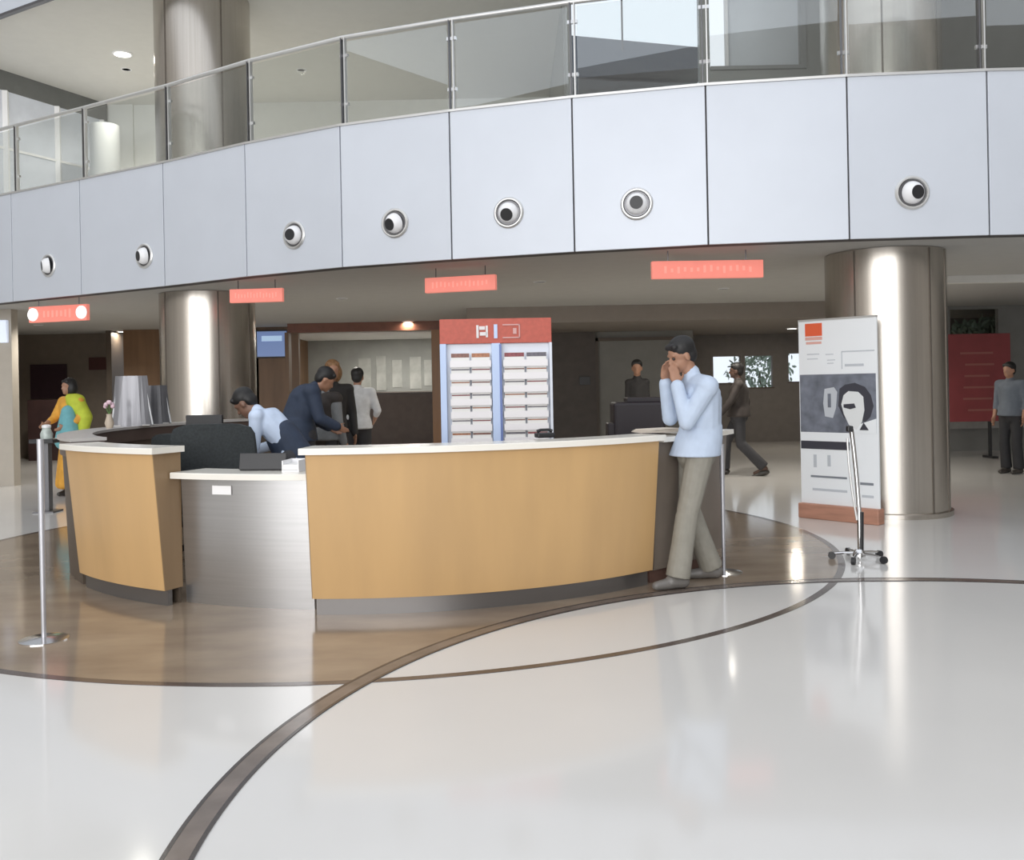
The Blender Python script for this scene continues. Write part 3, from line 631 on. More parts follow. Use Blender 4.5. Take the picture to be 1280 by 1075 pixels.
# header marks: two white symbols and a blue divider
m = MB(); cx = -RW * 0.12; cz = zt - hz * 0.52
m.box((cx - 0.04, 0, cz), (0.02, 0.006, 0.11)).box((cx, 0, cz + 0.03), (0.05, 0.006, 0.03)).box((cx + 0.01, 0, cz - 0.02), (0.06, 0.006, 0.03)).box((cx + 0.04, 0, cz), (0.018, 0.006, 0.10))
m.build('header_symbol', mat('white_symbol', (0.75, 0.72, 0.72), 0.5), rk)
m = MB(); cx = RW * 0.14
m.box((cx, 0, cz + 0.055), (0.15, 0.006, 0.01)).box((cx, 0, cz - 0.055), (0.15, 0.006, 0.01)).box((cx + 0.07, 0, cz), (0.01, 0.006, 0.12)).box((cx + 0.03, 0, cz), (0.03, 0.006, 0.05))
m.build('header_symbol', mat('pink_symbol', (0.62, 0.35, 0.33), 0.5), rk)
MB().box((0.0, 0, cz), (0.03, 0.008, 0.12)).build('header_divider', LBLUE, rk)
rows = [443, 459, 475, 491, 507, 523, 540]
PK = mat('pocket_front', (0.80, 0.78, 0.79), 0.35)
BCOL = [mat('brochure_cover_%s' % n, c_, 0.5, 0, 0.45, (40, 40, 40)) for n, c_ in (('brown', (0.28, 0.13, 0.10)), ('maroon', (0.30, 0.07, 0.08)), ('orange', (0.48, 0.20, 0.10)), ('slate', (0.16, 0.15, 0.18)))]
cols = [(-RW / 2 + 0.085, -0.045), (0.06, RW / 2 - 0.04)]
rn = ['top', 'second', 'third', 'fourth', 'fifth', 'sixth', 'bottom']; cn = ['far left', 'centre left', 'centre right', 'far right']
bm_proto = None
for ri, yy in enumerate(rows):
    z = at_depth(620, yy, 7.87).z
    for ci, (xa, xb) in enumerate(cols):
        MB().box(((xa + xb) / 2, -0.035, z - 0.075), (xb - xa, 0.006, 0.055)).box(((xa + xb) / 2, -0.005, z - 0.104), (xb - xa, 0.06, 0.006)).build('pocket', PK, rk)
        half = (xb - xa) / 2
        for k in range(2):
            b_ = MB(); wq = half - 0.018
            b_.box((0, 0, 0.045), (wq, 0.004, 0.135)); b_.m = 1; b_.box((0, -0.003, 0.094), (wq - 0.004, 0.002, 0.034)); b_.m = 0
            o = b_.build('brochure', [PAPER, BCOL[(ri * 3 + ci * 5 + k * 2) % 4]])
            wp = Matrix.Rotation(R(2), 3, 'Z') @ Vector((xa + half * (k + 0.5), -0.018, 0)) + Vector(rk.location)
            o.location = (wp.x, wp.y, z - 0.098); o.rotation_euler = (R(-4), 0, R(2))
            tag(o, 'brochure in the %s row of the rack, %s column' % (rn[ri], cn[ci * 2 + k]), 'brochure', 'brochures in the white rack')

# ------------------------------------------------------------------ banner beside the column
A = at_height(1003, 646, 0); B = at_height(1101, 656, 0); mid = (A + B) / 2; d = B - A; BW = math.hypot(d.x, d.y)
bn = thing('standing_banner', 'tall white standing banner with black and white portrait, beside the right column', 'banner', mid, math.atan2(d.y, d.x))
BH = 2.12
BWH = mat('banner_white', (0.88, 0.91, 0.93), 0.45); BGR = mat('banner_grey', (0.22, 0.24, 0.29), 0.5, 0, 0.45, (7, 7, 7)); BBK = mat('banner_black', (0.05, 0.05, 0.065), 0.5); BOR = mat('banner_orange', (0.80, 0.13, 0.05), 0.5); LG = mat('banner_light_grey_ink', (0.55, 0.58, 0.62), 0.5)
MB().box((0, 0, 0.06 + (BH - 0.06) / 2), (BW, 0.02, BH - 0.06)).build('banner_sheet', BWH, bn)
MB().box((0, 0.0, 0.08), (BW + 0.02, 0.14, 0.16)).build('base', mat('terracotta_base', (0.50, 0.25, 0.17), 0.5, 0, 0.25, (3, 3, 20)), bn, bevel=0.01)
MB().box((0, 0, BH), (BW, 0.035, 0.02)).build('top_rail', LSTEEL, bn)
def U(x): return (x - 1052) / 98.0 * BW
def V(y): return BH - (y - 398) / 248.0 * BH
def pr(name, m_, rects, y=-0.0115, th=0.003):
    b_ = MB()
    for (x0, y0, x1, y1) in rects: b_.box(((U(x0) + U(x1)) / 2, y, (V(y0) + V(y1)) / 2), (U(x1) - U(x0), th, V(y0) - V(y1)))
    return b_.build(name, m_, bn)
pr('logo_square', BOR, [(1012, 402, 1034, 418)])
pr('logo_lettering', mat('logo_pink', (0.75, 0.42, 0.36), 0.5), [(1012, 419, 1034, 423), (1013, 425, 1033, 428)])
pr('fine_print', LG, [(1014, 440, 1030, 441.2), (1014, 446, 1028, 447), (1038, 441, 1048, 442), (1040, 448, 1050, 449), (1058, 438, 1098, 439.5), (1058, 439, 1059, 460), (1062, 454, 1085, 457), (1040, 452, 1048, 453)])
pr('photo_background', BGR, [(1004, 466, 1099, 538)])
def blob(name, m_, pts, y=-0.0145):
    b_ = MB(); n = len(pts); vs = [(U(a), y, V(b2)) for a, b2 in pts] + [(U(a), y + 0.0025, V(b2)) for a, b2 in pts]
    b_.add(vs, [tuple(range(n)), tuple(range(n, 2 * n))[::-1]] + [(i, (i + 1) % n, n + (i + 1) % n, n + i) for i in range(n)]); return b_.build(name, m_, bn)
BFW = mat('banner_face_white', (0.78, 0.80, 0.80), 0.5)
blob('portrait_hair', BBK, [(1055, 484), (1062, 479), (1074, 477), (1086, 482), (1093, 492), (1096, 505), (1092, 518), (1086, 524), (1060, 520), (1053, 505)])
blob('portrait_face', BFW, [(1060, 492), (1066, 487), (1078, 488), (1084, 494), (1085, 510), (1082, 524), (1075, 534), (1066, 528), (1060, 515), (1057, 503)], -0.0175)
blob('portrait_eyes', BBK, [(1060, 503), (1073, 502), (1075, 507), (1068, 509), (1060, 507)], -0.0205)
blob('portrait_collar', BBK, [(1079, 534), (1084, 525), (1090, 534)], -0.0205)
blob('portrait_arm', mat('banner_pale_grey', (0.55, 0.58, 0.62), 0.5), [(1036, 484), (1048, 482), (1052, 488), (1050, 508), (1046, 520), (1036, 518), (1034, 502)])
blob('portrait_arm_detail', BGR, [(1040, 490), (1044, 490), (1044, 507), (1040, 507)], -0.0175)
blob('portrait_shirt', BWH, [(1068, 538), (1070, 530), (1099, 520), (1099, 538)], -0.0165)
pr('band_white', BWH, [(1004, 538, 1066, 549)], -0.013)
pr('band_black', BBK, [(1004, 549, 1066, 559)], -0.013)
pr('lower_lines', mat('banner_dark_line', (0.22, 0.24, 0.27), 0.5), [(1016, 592, 1062, 594.5), (1078, 597, 1094, 600)])
pr('lower_fine_print', LG, [(1020, 566, 1024, 582), (1038, 566, 1042, 580), (1018, 608, 1062, 611), (1080, 612, 1094, 615)])

# curved chrome floor stand in front of the banner
bp = at_height(1074, 700, 0)
fs_ = thing('floor_stand', 'slim curved chrome pole stand on splayed feet in front of banner', 'pole stand', bp)
def LP(x, y): v = at_depth(x, y, bp.y) - bp; return v
MB().tube([LP(1064, 536), LP(1067, 560), LP(1071, 600), LP(1074, 640), LP(1075, 698)], 0.018, 12).build('pole', CHROME, fs_, True)
MB().tube([LP(1059, 548), LP(1061, 580), LP(1066, 620), LP(1071, 650)], 0.009, 8).build('side_rod', LSTEEL, fs_, True)
MB().tube([LP(1076, 640), LP(1076, 690)], 0.023, 10).build('sleeve', BLACK, fs_, True)
MB().box(LP(1062, 536), (0.05, 0.05, 0.05)).build('head_clamp', BLACK, fs_, bevel=0.01)
MB().lathe([(0.05, 0.03), (0.05, 0.06), (0.025, 0.09)], (0, 0, 0), 20).build('hub', CHROME, fs_, True)
for k in range(5):
    a = R(20 + 72 * k); e = Vector((math.cos(a) * 0.21, math.sin(a) * 0.23, 0.035))
    l = MB().tube([(0, 0, 0.06), e * 0.6 + Vector((0, 0, 0.035)), e + Vector((0, 0, 0.01))], [0.014, 0.012, 0.010], 8).build('leg', CHROME, fs_, True)
    MB().lathe([(0.030, -0.014), (0.030, 0.014)], (e.x, e.y, 0.031), 14, Euler((R(90), 0, a)).to_matrix()).build('castor', BLACK, l, True)

# glass barrier at the left and one behind the man
def barrier(px0, top_z, loc, other, label):
    L0 = Vector(loc); t = thing('glass_barrier', label, 'barrier', L0)
    d = Vector(other) - L0
    MB().tube([(0, 0, 0.012), (0, 0, top_z)], [0.014, 0.020], 14).build('post', mat('grey_post', (0.50, 0.50, 0.53), 0.4, 0.6), t, True)
    MB().lathe([(0.14, 0), (0.14, 0.008), (0.03, 0.02)], (0, 0, 0), 28).build('base_plate', CHROME, t, True)
    if d.length > 0.1:
        dn = d.normalized(); n_ = Vector((-dn.y, dn.x, 0)) * 0.005
        MB().quadprism([dn * 0.03 - n_ + Vector((0, 0, .15)), d - n_ + Vector((0, 0, .15)), d - n_ + Vector((0, 0, top_z - .04)), dn * 0.03 - n_ + Vector((0, 0, top_z - .04))], n_ * 2).build('glass_sheet', GLASS, t)
    return t
b0 = at_height(55, 800, 0)
barrier(0, 1.22, b0, b0 + Vector((-0.02, 0.04, 0)), 'tall slim steel post on a round base, left of the counter')
b1 = at_height(905, 716, 0)
barrier(0, 1.0, b1, b1 + Vector((0.02, 0.02, 0)), 'pale steel post just right of the man in the blue shirt')

# small dark table with things at far left
q = at_height(60, 640, 0)
t = thing('side_table', 'small black topped table left of the counter beside person in yellow', 'table', (q.x, q.y, 0))
zt_ = at_depth(60, 549, q.y).z
MB().box((0, 0, zt_ - 0.02), (0.30, 0.30, 0.05)).build('tabletop', BLACK, t, bevel=0.006)
MB().box((-0.02, 0.02, (zt_ - 0.04) / 2 + 0.01), (0.10, 0.10, zt_ - 0.06)).build('leg', DKSTEEL, t); MB().box((0, 0, 0.01), (0.26, 0.26, 0.02)).build('foot', DKSTEEL, t)
t = thing('small_jar', 'pale green white jar on the small black table at left', 'jar', (q.x + 0.0, q.y, zt_ + 0.006))
MB().lathe([(0.07, 0), (0.075, 0.06), (0.05, 0.12), (0.05, 0.14)], (0, 0, 0), 20).build('glass_body', mat('pale_green_white', (0.55, 0.62, 0.58), 0.3, 0, 0.3, (20, 20, 20)), t, True)
MB().lathe([(0.055, 0.14), (0.055, 0.17), (0.02, 0.18)], (0, 0, 0), 20).build('lid', WHITE, t, True)

# ------------------------------------------------------------------ back wall furniture
def flat(name, label, cat, x0, y0, x1, y1, d, m_, th=0.04, frame=None, kind=None):
    a = at_depth(x0, y0, d); b2 = at_depth(x1, y1, d); c_ = (a + b2) / 2
    t = thing(name, label, cat, c_)
    MB().box((0, 0, 0), (b2.x - a.x, th, a.z - b2.z)).build('casing' if frame else 'panel', frame or m_, t, bevel=0.004)
    if frame: MB().box((0, -th / 2 - 0.003, 0), (b2.x - a.x - 0.06, 0.006, a.z - b2.z - 0.06)).build('screen', m_, t)
    return t
t = flat('television', 'wall television with a blue picture right of the left column', 'television', 320, 413, 361, 447, 20.45, mat('blue_tv_picture', (0.1, 0.16, 0.3), 0.3, emit=(0.12, 0.18, 0.36), estr=0.8, noise=0.0), 0.08, BLACK)
MB().box((0, -0.05, 0.12), (0.45, 0.006, 0.12)).build('caption_band', mat('pale_tv_band', (0.3, 0.4, 0.5), 0.3, emit=(0.35, 0.5, 0.7), estr=0.8), t)
flat('notice_board', 'dark plum notice board on the wall of the dim left hall', 'notice board', 38, 456, 84, 498, 21.47, mat('plum_board', (0.045, 0.02, 0.03), 0.5, 0, 0.2))
t = flat('cabinet', 'low dark maroon cabinet under the plum notice board', 'cabinet', 40, 500, 90, 575, 20.6, mat('maroon_cabinet', (0.06, 0.03, 0.03), 0.5, 0, 0.3, (3, 3, 3)), 0.4)
flat('wall_sign', 'small dark red plaque on the wall left of the column', 'sign', 111, 447, 138, 462, 21.48, mat('dark_red_plaque', (0.07, 0.02, 0.018), 0.5), 0.03)
q = at_depth(-4, 400, 14.8); q2 = at_depth(7, 428, 14.8)
tag(MB().box2((q.x, 14.82, q2.z), (q2.x, 14.9, q.z)).build('wall_lightbox', mat('pale_lit_box', (0.7, 0.75, 0.85), 0.4, emit=(0.7, 0.8, 1), estr=0.5), None, bevel=0.01), 'pale blue lit box on the wall at left picture edge', 'wall light')
flat('wall_switch', 'small dark switch box on the wall behind the counter', 'switch', 724, 471, 738, 481, 19.57, BLACK, 0.05)
# hanging papers and a long service desk in the lit room
for k, (x, y0, y1, wd) in enumerate(((448, 448, 486, 16), (470, 445, 488, 13), (490, 450, 484, 13), (512, 446, 486, 15), (530, 450, 482, 10))):
    t = flat('wall_poster', 'pale poster on the lit room wall, %s' % ['leftmost', 'second from left', 'middle one', 'second from right', 'rightmost'][k], 'poster', x, y0, x + wd, y1, 25.49, mat('poster_grey', (0.52, 0.53, 0.50), 0.6, 0, 0.3, (3, 3, 3)), 0.02)
    t['group'] = 'posters in the lit room'
t = flat('service_desk', 'brown service desk across the lit room', 'desk', 462, 492, 545, 560, 22.5, mat('desk_brown', (0.16, 0.12, 0.10), 0.5, 0, 0.15), 0.5)
MB().box((0, 0, 0.68), (1.75, 0.6, 0.04)).build('desktop', DKTOP, t)
# far desk equipment behind the right part of the counter
q = at_depth(800, 520, 9.2)
t = thing('work_table', 'dark table behind the counter carrying the black printer', 'table', (q.x, 9.45, 0))
MB().box((0, 0, 0.88), (0.75, 0.5, 0.03)).build('tabletop', DKTOP, t)
for sx in (-1, 1):
    for sy in (-1, 1): MB().box((sx * 0.34, sy * 0.22, 0.435), (0.04, 0.04, 0.87)).build('leg', DKSTEEL, t)
t = thing('printer', 'bulky black printer behind the counter left of the man in blue', 'printer', (q.x + 0.0, 9.4, 0.895))
BLK2 = mat('black_casing', (0.018, 0.013, 0.017), 0.5)
MB().box((0, 0, 0.20), (0.52, 0.40, 0.40)).build('body', BLK2, t, bevel=0.03)
MB().box((0.05, 0, 0.42), (0.34, 0.30, 0.05)).build('scanner_lid', BLK2, t, bevel=0.01)
MB().box((-0.27, -0.05, 0.12), (0.10, 0.25, 0.14)).build('paper_feed', BLK2, t, bevel=0.01)
q = at_depth(802, 524, 7.6)
t = thing('paper_stack', 'fanned white papers lying on the counter left of man in blue', 'papers', (q.x + 0.02, 7.05, 1.11), R(20))
for k in range(5): MB().box((0.015 * k, 0.01 * k, 0.003 + k * 0.005), (0.30, 0.21, 0.003), R(6 * k - 8)).build('sheet', mat('cream_sheet', (0.78, 0.70, 0.60), 0.6), t)

# red notice board with lines, at right
q0 = at_depth(1180, 418, 16.6); q1 = at_depth(1264, 526, 16.6)
t = thing('notice_board', 'red free standing notice board seen right of the steel column', 'notice board', ((q0.x + q1.x) / 2, 16.6, 0))
bw = q1.x - q0.x; bz = (q0.z + q1.z) / 2; bh = q0.z - q1.z
MB().box((0, 0, bz), (bw, 0.04, bh)).build('board', mat('dull_red_board', (0.25, 0.045, 0.05), 0.5, 0, 0.15, (3, 3, 3)), t, bevel=0.005)
m = MB()
for k in range(6): m.box((-0.02 + (k % 2) * 0.05, -0.022, bz + bh * (0.28 - 0.13 * k)), (bw * (0.5 - 0.06 * (k % 3)), 0.004, 0.035))
m.build('text_lines', mat('faded_text', (0.30, 0.11, 0.09), 0.5), t)
for s in (-0.55, 0.18):
    l = MB().box((s * bw, 0.02, q1.z / 2), (0.05, 0.04, q1.z)).build('leg', BLACK, t); MB().box((s * bw, 0.02, 0.02), (0.10, 0.36, 0.04)).build('foot', BLACK, l)
# planting seen through the high opening, and outside the corridor windows
def leafy(name, label, base, r, h, zc, n, seed, m_, group=None):
    rnd = random.Random(seed); t = thing(name, label, 'plant', base, 0, group)
    MB().tube([(0, 0, 0), (0.03, 0, zc * 0.6), (0, 0.02, zc)], [0.05, 0.035, 0.02], 8).build('trunk', mat('bark', (0.08, 0.06, 0.04), 0.9), t)
    b_ = MB()
    for k in range(n):
        u = Vector((rnd.gauss(0, 1), rnd.gauss(0, 1), rnd.gauss(0, 1))).normalized() * rnd.uniform(0.4, 1.0); c_ = Vector((u.x * r, u.y * r, zc + u.z * h))
        e = Euler((rnd.uniform(0, PI), rnd.uniform(0, PI), rnd.uniform(0, PI))).to_matrix(); s = rnd.uniform(0.06, 0.13)
        pts = [c_ + e @ Vector(v) * s for v in ((-1, 0, 0), (-.3, .45, .08), (.5, .35, .05), (1, 0, -.1), (.5, -.35, .05), (-.3, -.45, .08))]
        b_.add(pts, [(0, 1, 2, 3), (0, 3, 4, 5)])
    b_.build('foliage', m_, t); return t
LEAF = mat('leaf_green', (0.10, 0.16, 0.08), 0.5, 0, 0.5, (3, 3, 3)); LEAFP = mat('pale_leaf', (0.30, 0.38, 0.30), 0.5, 0, 0.4, (3, 3, 3))
leafy('shrub', 'leafy shrub seen through the high opening above the red board', (X(1225, 19.6), 19.6, 0), 0.8, 0.42, 2.32, 520, 3, LEAFP)
leafy('tree', 'pale green tree outside the right one of the paired corridor windows', (X(950, 31), 31, -0.25), 1.2, 1.1, 2.0, 650, 7, LEAFP)

# ------------------------------------------------------------------ people
def remesh(mb, name, mats, parent, voxel, smooth=6, factor=0.5):
    me = mb.mesh(name + '_tmp', mats); o = bpy.data.objects.new(name + '_tmp', me); C.objects.link(o)
    r = o.modifiers.new('r', 'REMESH'); r.mode = 'VOXEL'; r.voxel_size = voxel; r.use_smooth_shade = True
    if smooth: s = o.modifiers.new('s', 'SMOOTH'); s.iterations = smooth; s.factor = factor
    dg = bpy.context.evaluated_depsgraph_get(); me2 = bpy.data.meshes.new_from_object(o.evaluated_get(dg)); me2.name = name
    bpy.data.objects.remove(o); bpy.data.meshes.remove(me)
    me2.materials.clear(); me2.materials.append(mats)
    me2.polygons.foreach_set('use_smooth', [True] * len(me2.polygons))
    n = bpy.data.objects.new(name, me2); C.objects.link(n)
    if parent: n.parent = parent
    return n
def hand(mb, wr, d, nrm, side, s=1.0, curl=0.5):
    """d: direction of fingers, nrm: palm normal (fingers curl to it), side +1 thumb on d x nrm"""
    wr = Vector(wr); d = Vector(d).normalized(); nrm = Vector(nrm); nrm = (nrm - d * nrm.dot(d)).normalized(); lat = d.cross(nrm) * side
    Mx = Matrix((lat, d, nrm)).transposed()
    mb.sphere(wr + d * 0.048 * s, (0.041 * s, 0.053 * s, 0.017 * s), 14, 10, Mx)
    for k, (off, L_) in enumerate(((0.029, 0.072), (0.010, 0.080), (-0.010, 0.075), (-0.028, 0.058))):
        p = wr + d * (0.088 if k in (1, 2) else 0.080) * s + lat * off * s; c_ = curl * (0.8 + 0.15 * k); dd = d.copy(); ang_ = 0
        for j, fr_ in enumerate((0.45, 0.32, 0.23)):
            ang_ += c_ * (0.45 if j == 0 else 0.6); v = d * math.cos(ang_) + nrm * math.sin(ang_); q_ = p + v * L_ * fr_ * s
            mb.cap(p, q_, (0.0095 - 0.0008 * j) * s, (0.0087 - 0.0008 * j) * s, 8); p = q_
    p = wr + d * 0.022 * s + lat * 0.028 * s; v = (lat * 0.8 + d * 0.75 + nrm * 0.35).normalized(); q_ = p + v * 0.045 * s
    mb.cap(p, q_, 0.013 * s, 0.010 * s, 8); v2 = (lat * 0.25 + d * 0.95 + nrm * 0.45).normalized(); mb.cap(q_, q_ + v2 * 0.032 * s, 0.010 * s, 0.008 * s, 8)
DSKIN = mat('dark_brown_skin', (0.10, 0.055, 0.04), 0.5)
SKIN = mat('brown_skin', (0.36, 0.19, 0.12), 0.5, 0, 0.1, (20, 20, 20)); HAIR = mat('black_hair', (0.012, 0.011, 0.011), 0.55, 0, 0.3, (80, 80, 80))
def person(label, x, y, facing, J, H=1.75, skin=SKIN, shirt=None, trousers=None, shoes=None, hair=HAIR, voxel=0.014, sleeve=1.0, head_rot=(0, 0, 0), hairlen='short', hands=None, girth=1.0, extra=None, dress=None, z=0.0, eyes=False, vest=None, vestlow=False):
    """local frame: +Y forward, +X the person's right... parts live in it; facing = rotation about Z"""
    t = thing('person', label, 'person', (x, y, z), facing); s = H / 1.75
    D = dict(head=(0, .03, 1.625), neck=(0, 0, 1.48), chest=(0, -.01, 1.30), waist=(0, 0, 1.10), pelvis=(0, 0, .96),
             shr=(.185, -.01, 1.41), elr=(.235, -.02, 1.13), wrr=(.24, .06, .89), shl=(-.185, -.01, 1.41), ell=(-.235, -.02, 1.13), wrl=(-.24, .06, .89),
             hpr=(.09, 0, .92), knr=(.10, .02, .50), anr=(.10, -.02, .09), hpl=(-.09, 0, .92), knl=(-.10, .02, .50), anl=(-.10, -.02, .09), fr=(0, 1, 0), fl=(0, 1, 0))
    D.update(J); P = {k: (Vector(v) * s if k not in ('fr', 'fl') else Vector(v)) for k, v in D.items()}; g = girth * s
    HR = Euler(head_rot).to_matrix()
    def torso(b_, e, lo=1.0):
        b_.cap(P['chest'] + (P['shr'] - P['chest']) * 0.25, P['chest'] + (P['shl'] - P['chest']) * 0.25, 0.118 * g + e, 0.118 * g + e)
        b_.cap(P['chest'], P['waist'], 0.135 * g + e, 0.125 * g + e, 16); b_.cap(P['waist'], P['waist'].lerp(P['pelvis'], lo), 0.125 * g + e, 0.135 * g + e, 16)
        for q_ in ('shr', 'shl'): b_.cap(P['chest'] * 0.45 + P['neck'] * 0.55, P[q_], 0.072 * g + e, 0.062 * g + e)
        for q_, o_ in (('hpr', 'shr'), ('hpl', 'shl')):
            b_.cap(P['waist'] + (P[q_] - P['pelvis']) * 0.6, P['chest'] + (P[o_] - P['chest']) * 0.42, 0.095 * g + e, 0.10 * g + e)
    def arm(b_, q_, e, f=1.0):
        sh, el, wr = P['sh' + q_], P['el' + q_], P['wr' + q_]
        b_.cap(sh, el, 0.058 * g + e, 0.043 * g + e)
        b_.cap(el, el + (wr - el) * f, 0.043 * g + e, 0.029 * g + e + (0.006 if e else 0))
    def leg(b_, q_, e, f=1.0):
        hp, kn, an = P['hp' + q_], P['kn' + q_], P['an' + q_]
        b_.cap(hp, kn, 0.082 * g + e, 0.060 * g + e, 14); b_.cap(kn, kn + (an - kn) * f, 0.058 * g + e * 1.2, 0.042 * g + e * 1.9, 14)
    b_ = MB()
    torso(b_, 0)
    for q_ in 'rl': arm(b_, q_, 0); leg(b_, q_, 0)
    hc = P['head']; b_.cap(P['neck'] - Vector((0, 0, .03)) * s, hc + HR @ Vector((0, -.015, -.05)) * s, 0.058 * s, 0.052 * s)
    def hp_(v): return hc + HR @ (Vector(v) * s)
    b_.sphere(hp_((0, -.005, .03)), (0.076 * s, 0.095 * s, 0.09 * s), 18, 14, HR); b_.sphere(hp_((0, .022, -.035)), (0.060 * s, 0.068 * s, 0.078 * s), 16, 12, HR)
    b_.cap(hp_((0, .088, .012)), hp_((0, .106, -.022)), 0.010 * s, 0.015 * s, 8)             # nose
    b_.cap(hp_((-.02, .083, -.06)), hp_((.02, .083, -.06)), 0.010 * s, 0.010 * s, 8)          # lips
    b_.sphere(hp_((0, .07, -.092)), 0.022 * s, 10, 8)                                          # chin
    b_.cap(hp_((-.045, .078, .03)), hp_((.045, .078, .03)), 0.012 * s, 0.012 * s, 8)          # brow
    for sx in (-1, 1): b_.sphere(hp_((sx * .078, -.005, -.01)), (0.012 * s, 0.022 * s, 0.034 * s), 10, 8, HR)
    for q_, sd in (('r', 1), ('l', -1)):
        f_ = P['f' + q_].normalized(); an = P['an' + q_]; b_.cap(an - f_ * .03 * s - Vector((0, 0, .04 * s)), an + f_ * 0.15 * s - Vector((0, 0, .055 * s)), 0.038 * s, 0.026 * s)
        if hands and q_ in hands: dd, nn_, cu = hands[q_]; hand(b_, P['wr' + q_], dd, nn_, sd, s, cu)
        else: dd = (P['wr' + q_] - P['el' + q_]).normalized(); hand(b_, P['wr' + q_], dd, Vector((-sd, .3, 0)), sd, s, 0.35)
    remesh(b_, 'body', skin, t, voxel, 3, 0.4)
    if eyes:
        for sx in (-1, 1): MB().sphere(hp_((sx * .031, .079, .008)), 0.012 * s, 10, 8).build('eye', mat('eye_dark', (0.03, 0.02, 0.018), 0.2), t, True)
    # hair
    h_ = MB(); h_.sphere(hp_((0, -.022, .055)), (0.090 * s, 0.103 * s, 0.090 * s), 18, 14, HR); h_.sphere(hp_((0, -.055, .0)), (0.077 * s, 0.062 * s, 0.080 * s), 16, 12, HR)
    h_.cap(hp_((-.05, .052, .085)), hp_((.05, .052, .085)), 0.026 * s, 0.026 * s)
    if hairlen == 'long': h_.cap(hp_((0, -.07, .0)), hp_((0, -.11, -.24)), 0.078 * s, 0.055 * s); 
    if hairlen == 'bob': h_.sphere(hp_((0, -.035, -.02)), (0.12 * s, 0.095 * s, 0.13 * s), 16, 12, HR)
    remesh(h_, 'hair', hair, t, voxel * 0.8, 3, 0.4)
    if shirt:
        b_ = MB(); torso(b_, 0.016 * s, 0.25)
        low = P['pelvis'] + (P['waist'] - P['pelvis']).normalized() * -0.05 * s; up = (P['waist'] - P['pelvis']).normalized(); b_.cap(P['waist'], P['waist'] - up * 0.02, 0.14 * g, 0.14 * g, 16)
        nt_ = 28; rg = [(0.155, 0.140), (0.185, 0.162), (0.208, 0.176)]; ce = [P['waist'] + up * .02, (P['waist'] + P['pelvis']) / 2, P['pelvis'] - up * .05 * s]; vs = []
        for (ra, rb), c_ in zip(rg, ce): vs += [c_ + Vector((ra * g * math.cos(2 * PI * k / nt_), rb * g * math.sin(2 * PI * k / nt_), 0)) for k in range(nt_)]
        b_.add(vs, [(i * nt_ + k, i * nt_ + (k + 1) % nt_, (i + 1) * nt_ + (k + 1) % nt_, (i + 1) * nt_ + k) for i in range(2) for k in range(nt_)] + [tuple(range(nt_)), tuple(range(2 * nt_, 3 * nt_))[::-1]])
        b_.cap(P['neck'] - Vector((0, 0, .04 * s)), P['neck'] + Vector((0, 0.005, .012 * s)), 0.075 * s, 0.062 * s)
        for q_ in 'rl': arm(b_, q_, 0.013 * s, sleeve)
        remesh(b_, 'shirt', shirt, t, voxel, 4, 0.5)
    if vest:
        b_ = MB()
        if vestlow: b_.cap(P['waist'].lerp(P['chest'], .3), P['pelvis'], .172 * g, .195 * g, 18)
        else: torso(b_, 0.026 * s)
        remesh(b_, 'waistcoat', vest, t, voxel, 4, 0.5)
    if trousers:
        b_ = MB(); b_.cap(P['hpr'] + Vector((0, 0, .03 * s)), P['hpl'] + Vector((0, 0, .03 * s)), 0.100 * g + .010, 0.100 * g + .010, 16); b_.cap(P['pelvis'] + Vector((0, 0, .03)), P['pelvis'] - Vector((0, 0, .03)), .148 * g, .140 * g, 16)
        for q_ in 'rl':
            leg(b_, q_, 0.016 * s, 0.7); kn, an = P['kn' + q_], P['an' + q_]; b_.tube([kn, kn.lerp(an, 0.5), kn.lerp(an, 1.02)], [0.078 * g, 0.078 * g, 0.084 * g], 16)
        remesh(b_, 'trousers', trousers, t, voxel, 4, 0.5)
    if dress:
        b_ = MB(); z0 = dress[1]
        n = 8
        for k in range(n): b_.cap(P['pelvis'] + (P['waist'] - P['pelvis']) * 0.3, Vector((math.cos(2 * PI * k / n) * .17, math.sin(2 * PI * k / n) * .15, z0 + .06)) * s, 0.12 * g, 0.07 * g)
        torso(b_, 0.014 * s)
        for q_ in 'rl': arm(b_, q_, 0.014 * s, 0.45)
        remesh(b_, 'dress', dress[0], t, voxel, 5, 0.5)
    if shoes:
        for q_ in 'rl':
            b_ = MB(); f_ = P['f' + q_].normalized(); an = P['an' + q_]
            zb = an.z
            b_.cap(an - f_ * .04 * s + Vector((0, 0, .05 * s - zb)), an + f_ * .05 * s + Vector((0, 0, .055 * s - zb)), 0.048 * s, 0.050 * s, 12); b_.cap(an + f_ * .05 * s + Vector((0, 0, .045 * s - zb)), an + f_ * 0.17 * s + Vector((0, 0, .034 * s - zb)), 0.044 * s, 0.032 * s, 12)
            if an.z < 0.2: remesh(b_, 'shoe', shoes, t, voxel * 0.8, 2, 0.4)
    return t
CL = lambda n, c_, nz=0.15: mat(n, c_, 0.75, 0, nz, (14, 14, 14), bump=0.15)
SHBLUE = CL('pale_blue_shirt', (0.50, 0.585, 0.72), 0.08); KHAKI = CL('grey_khaki_trousers', (0.28, 0.265, 0.225), 0.12)
SHOE = mat('dark_shoe', (0.05, 0.045, 0.04), 0.35)
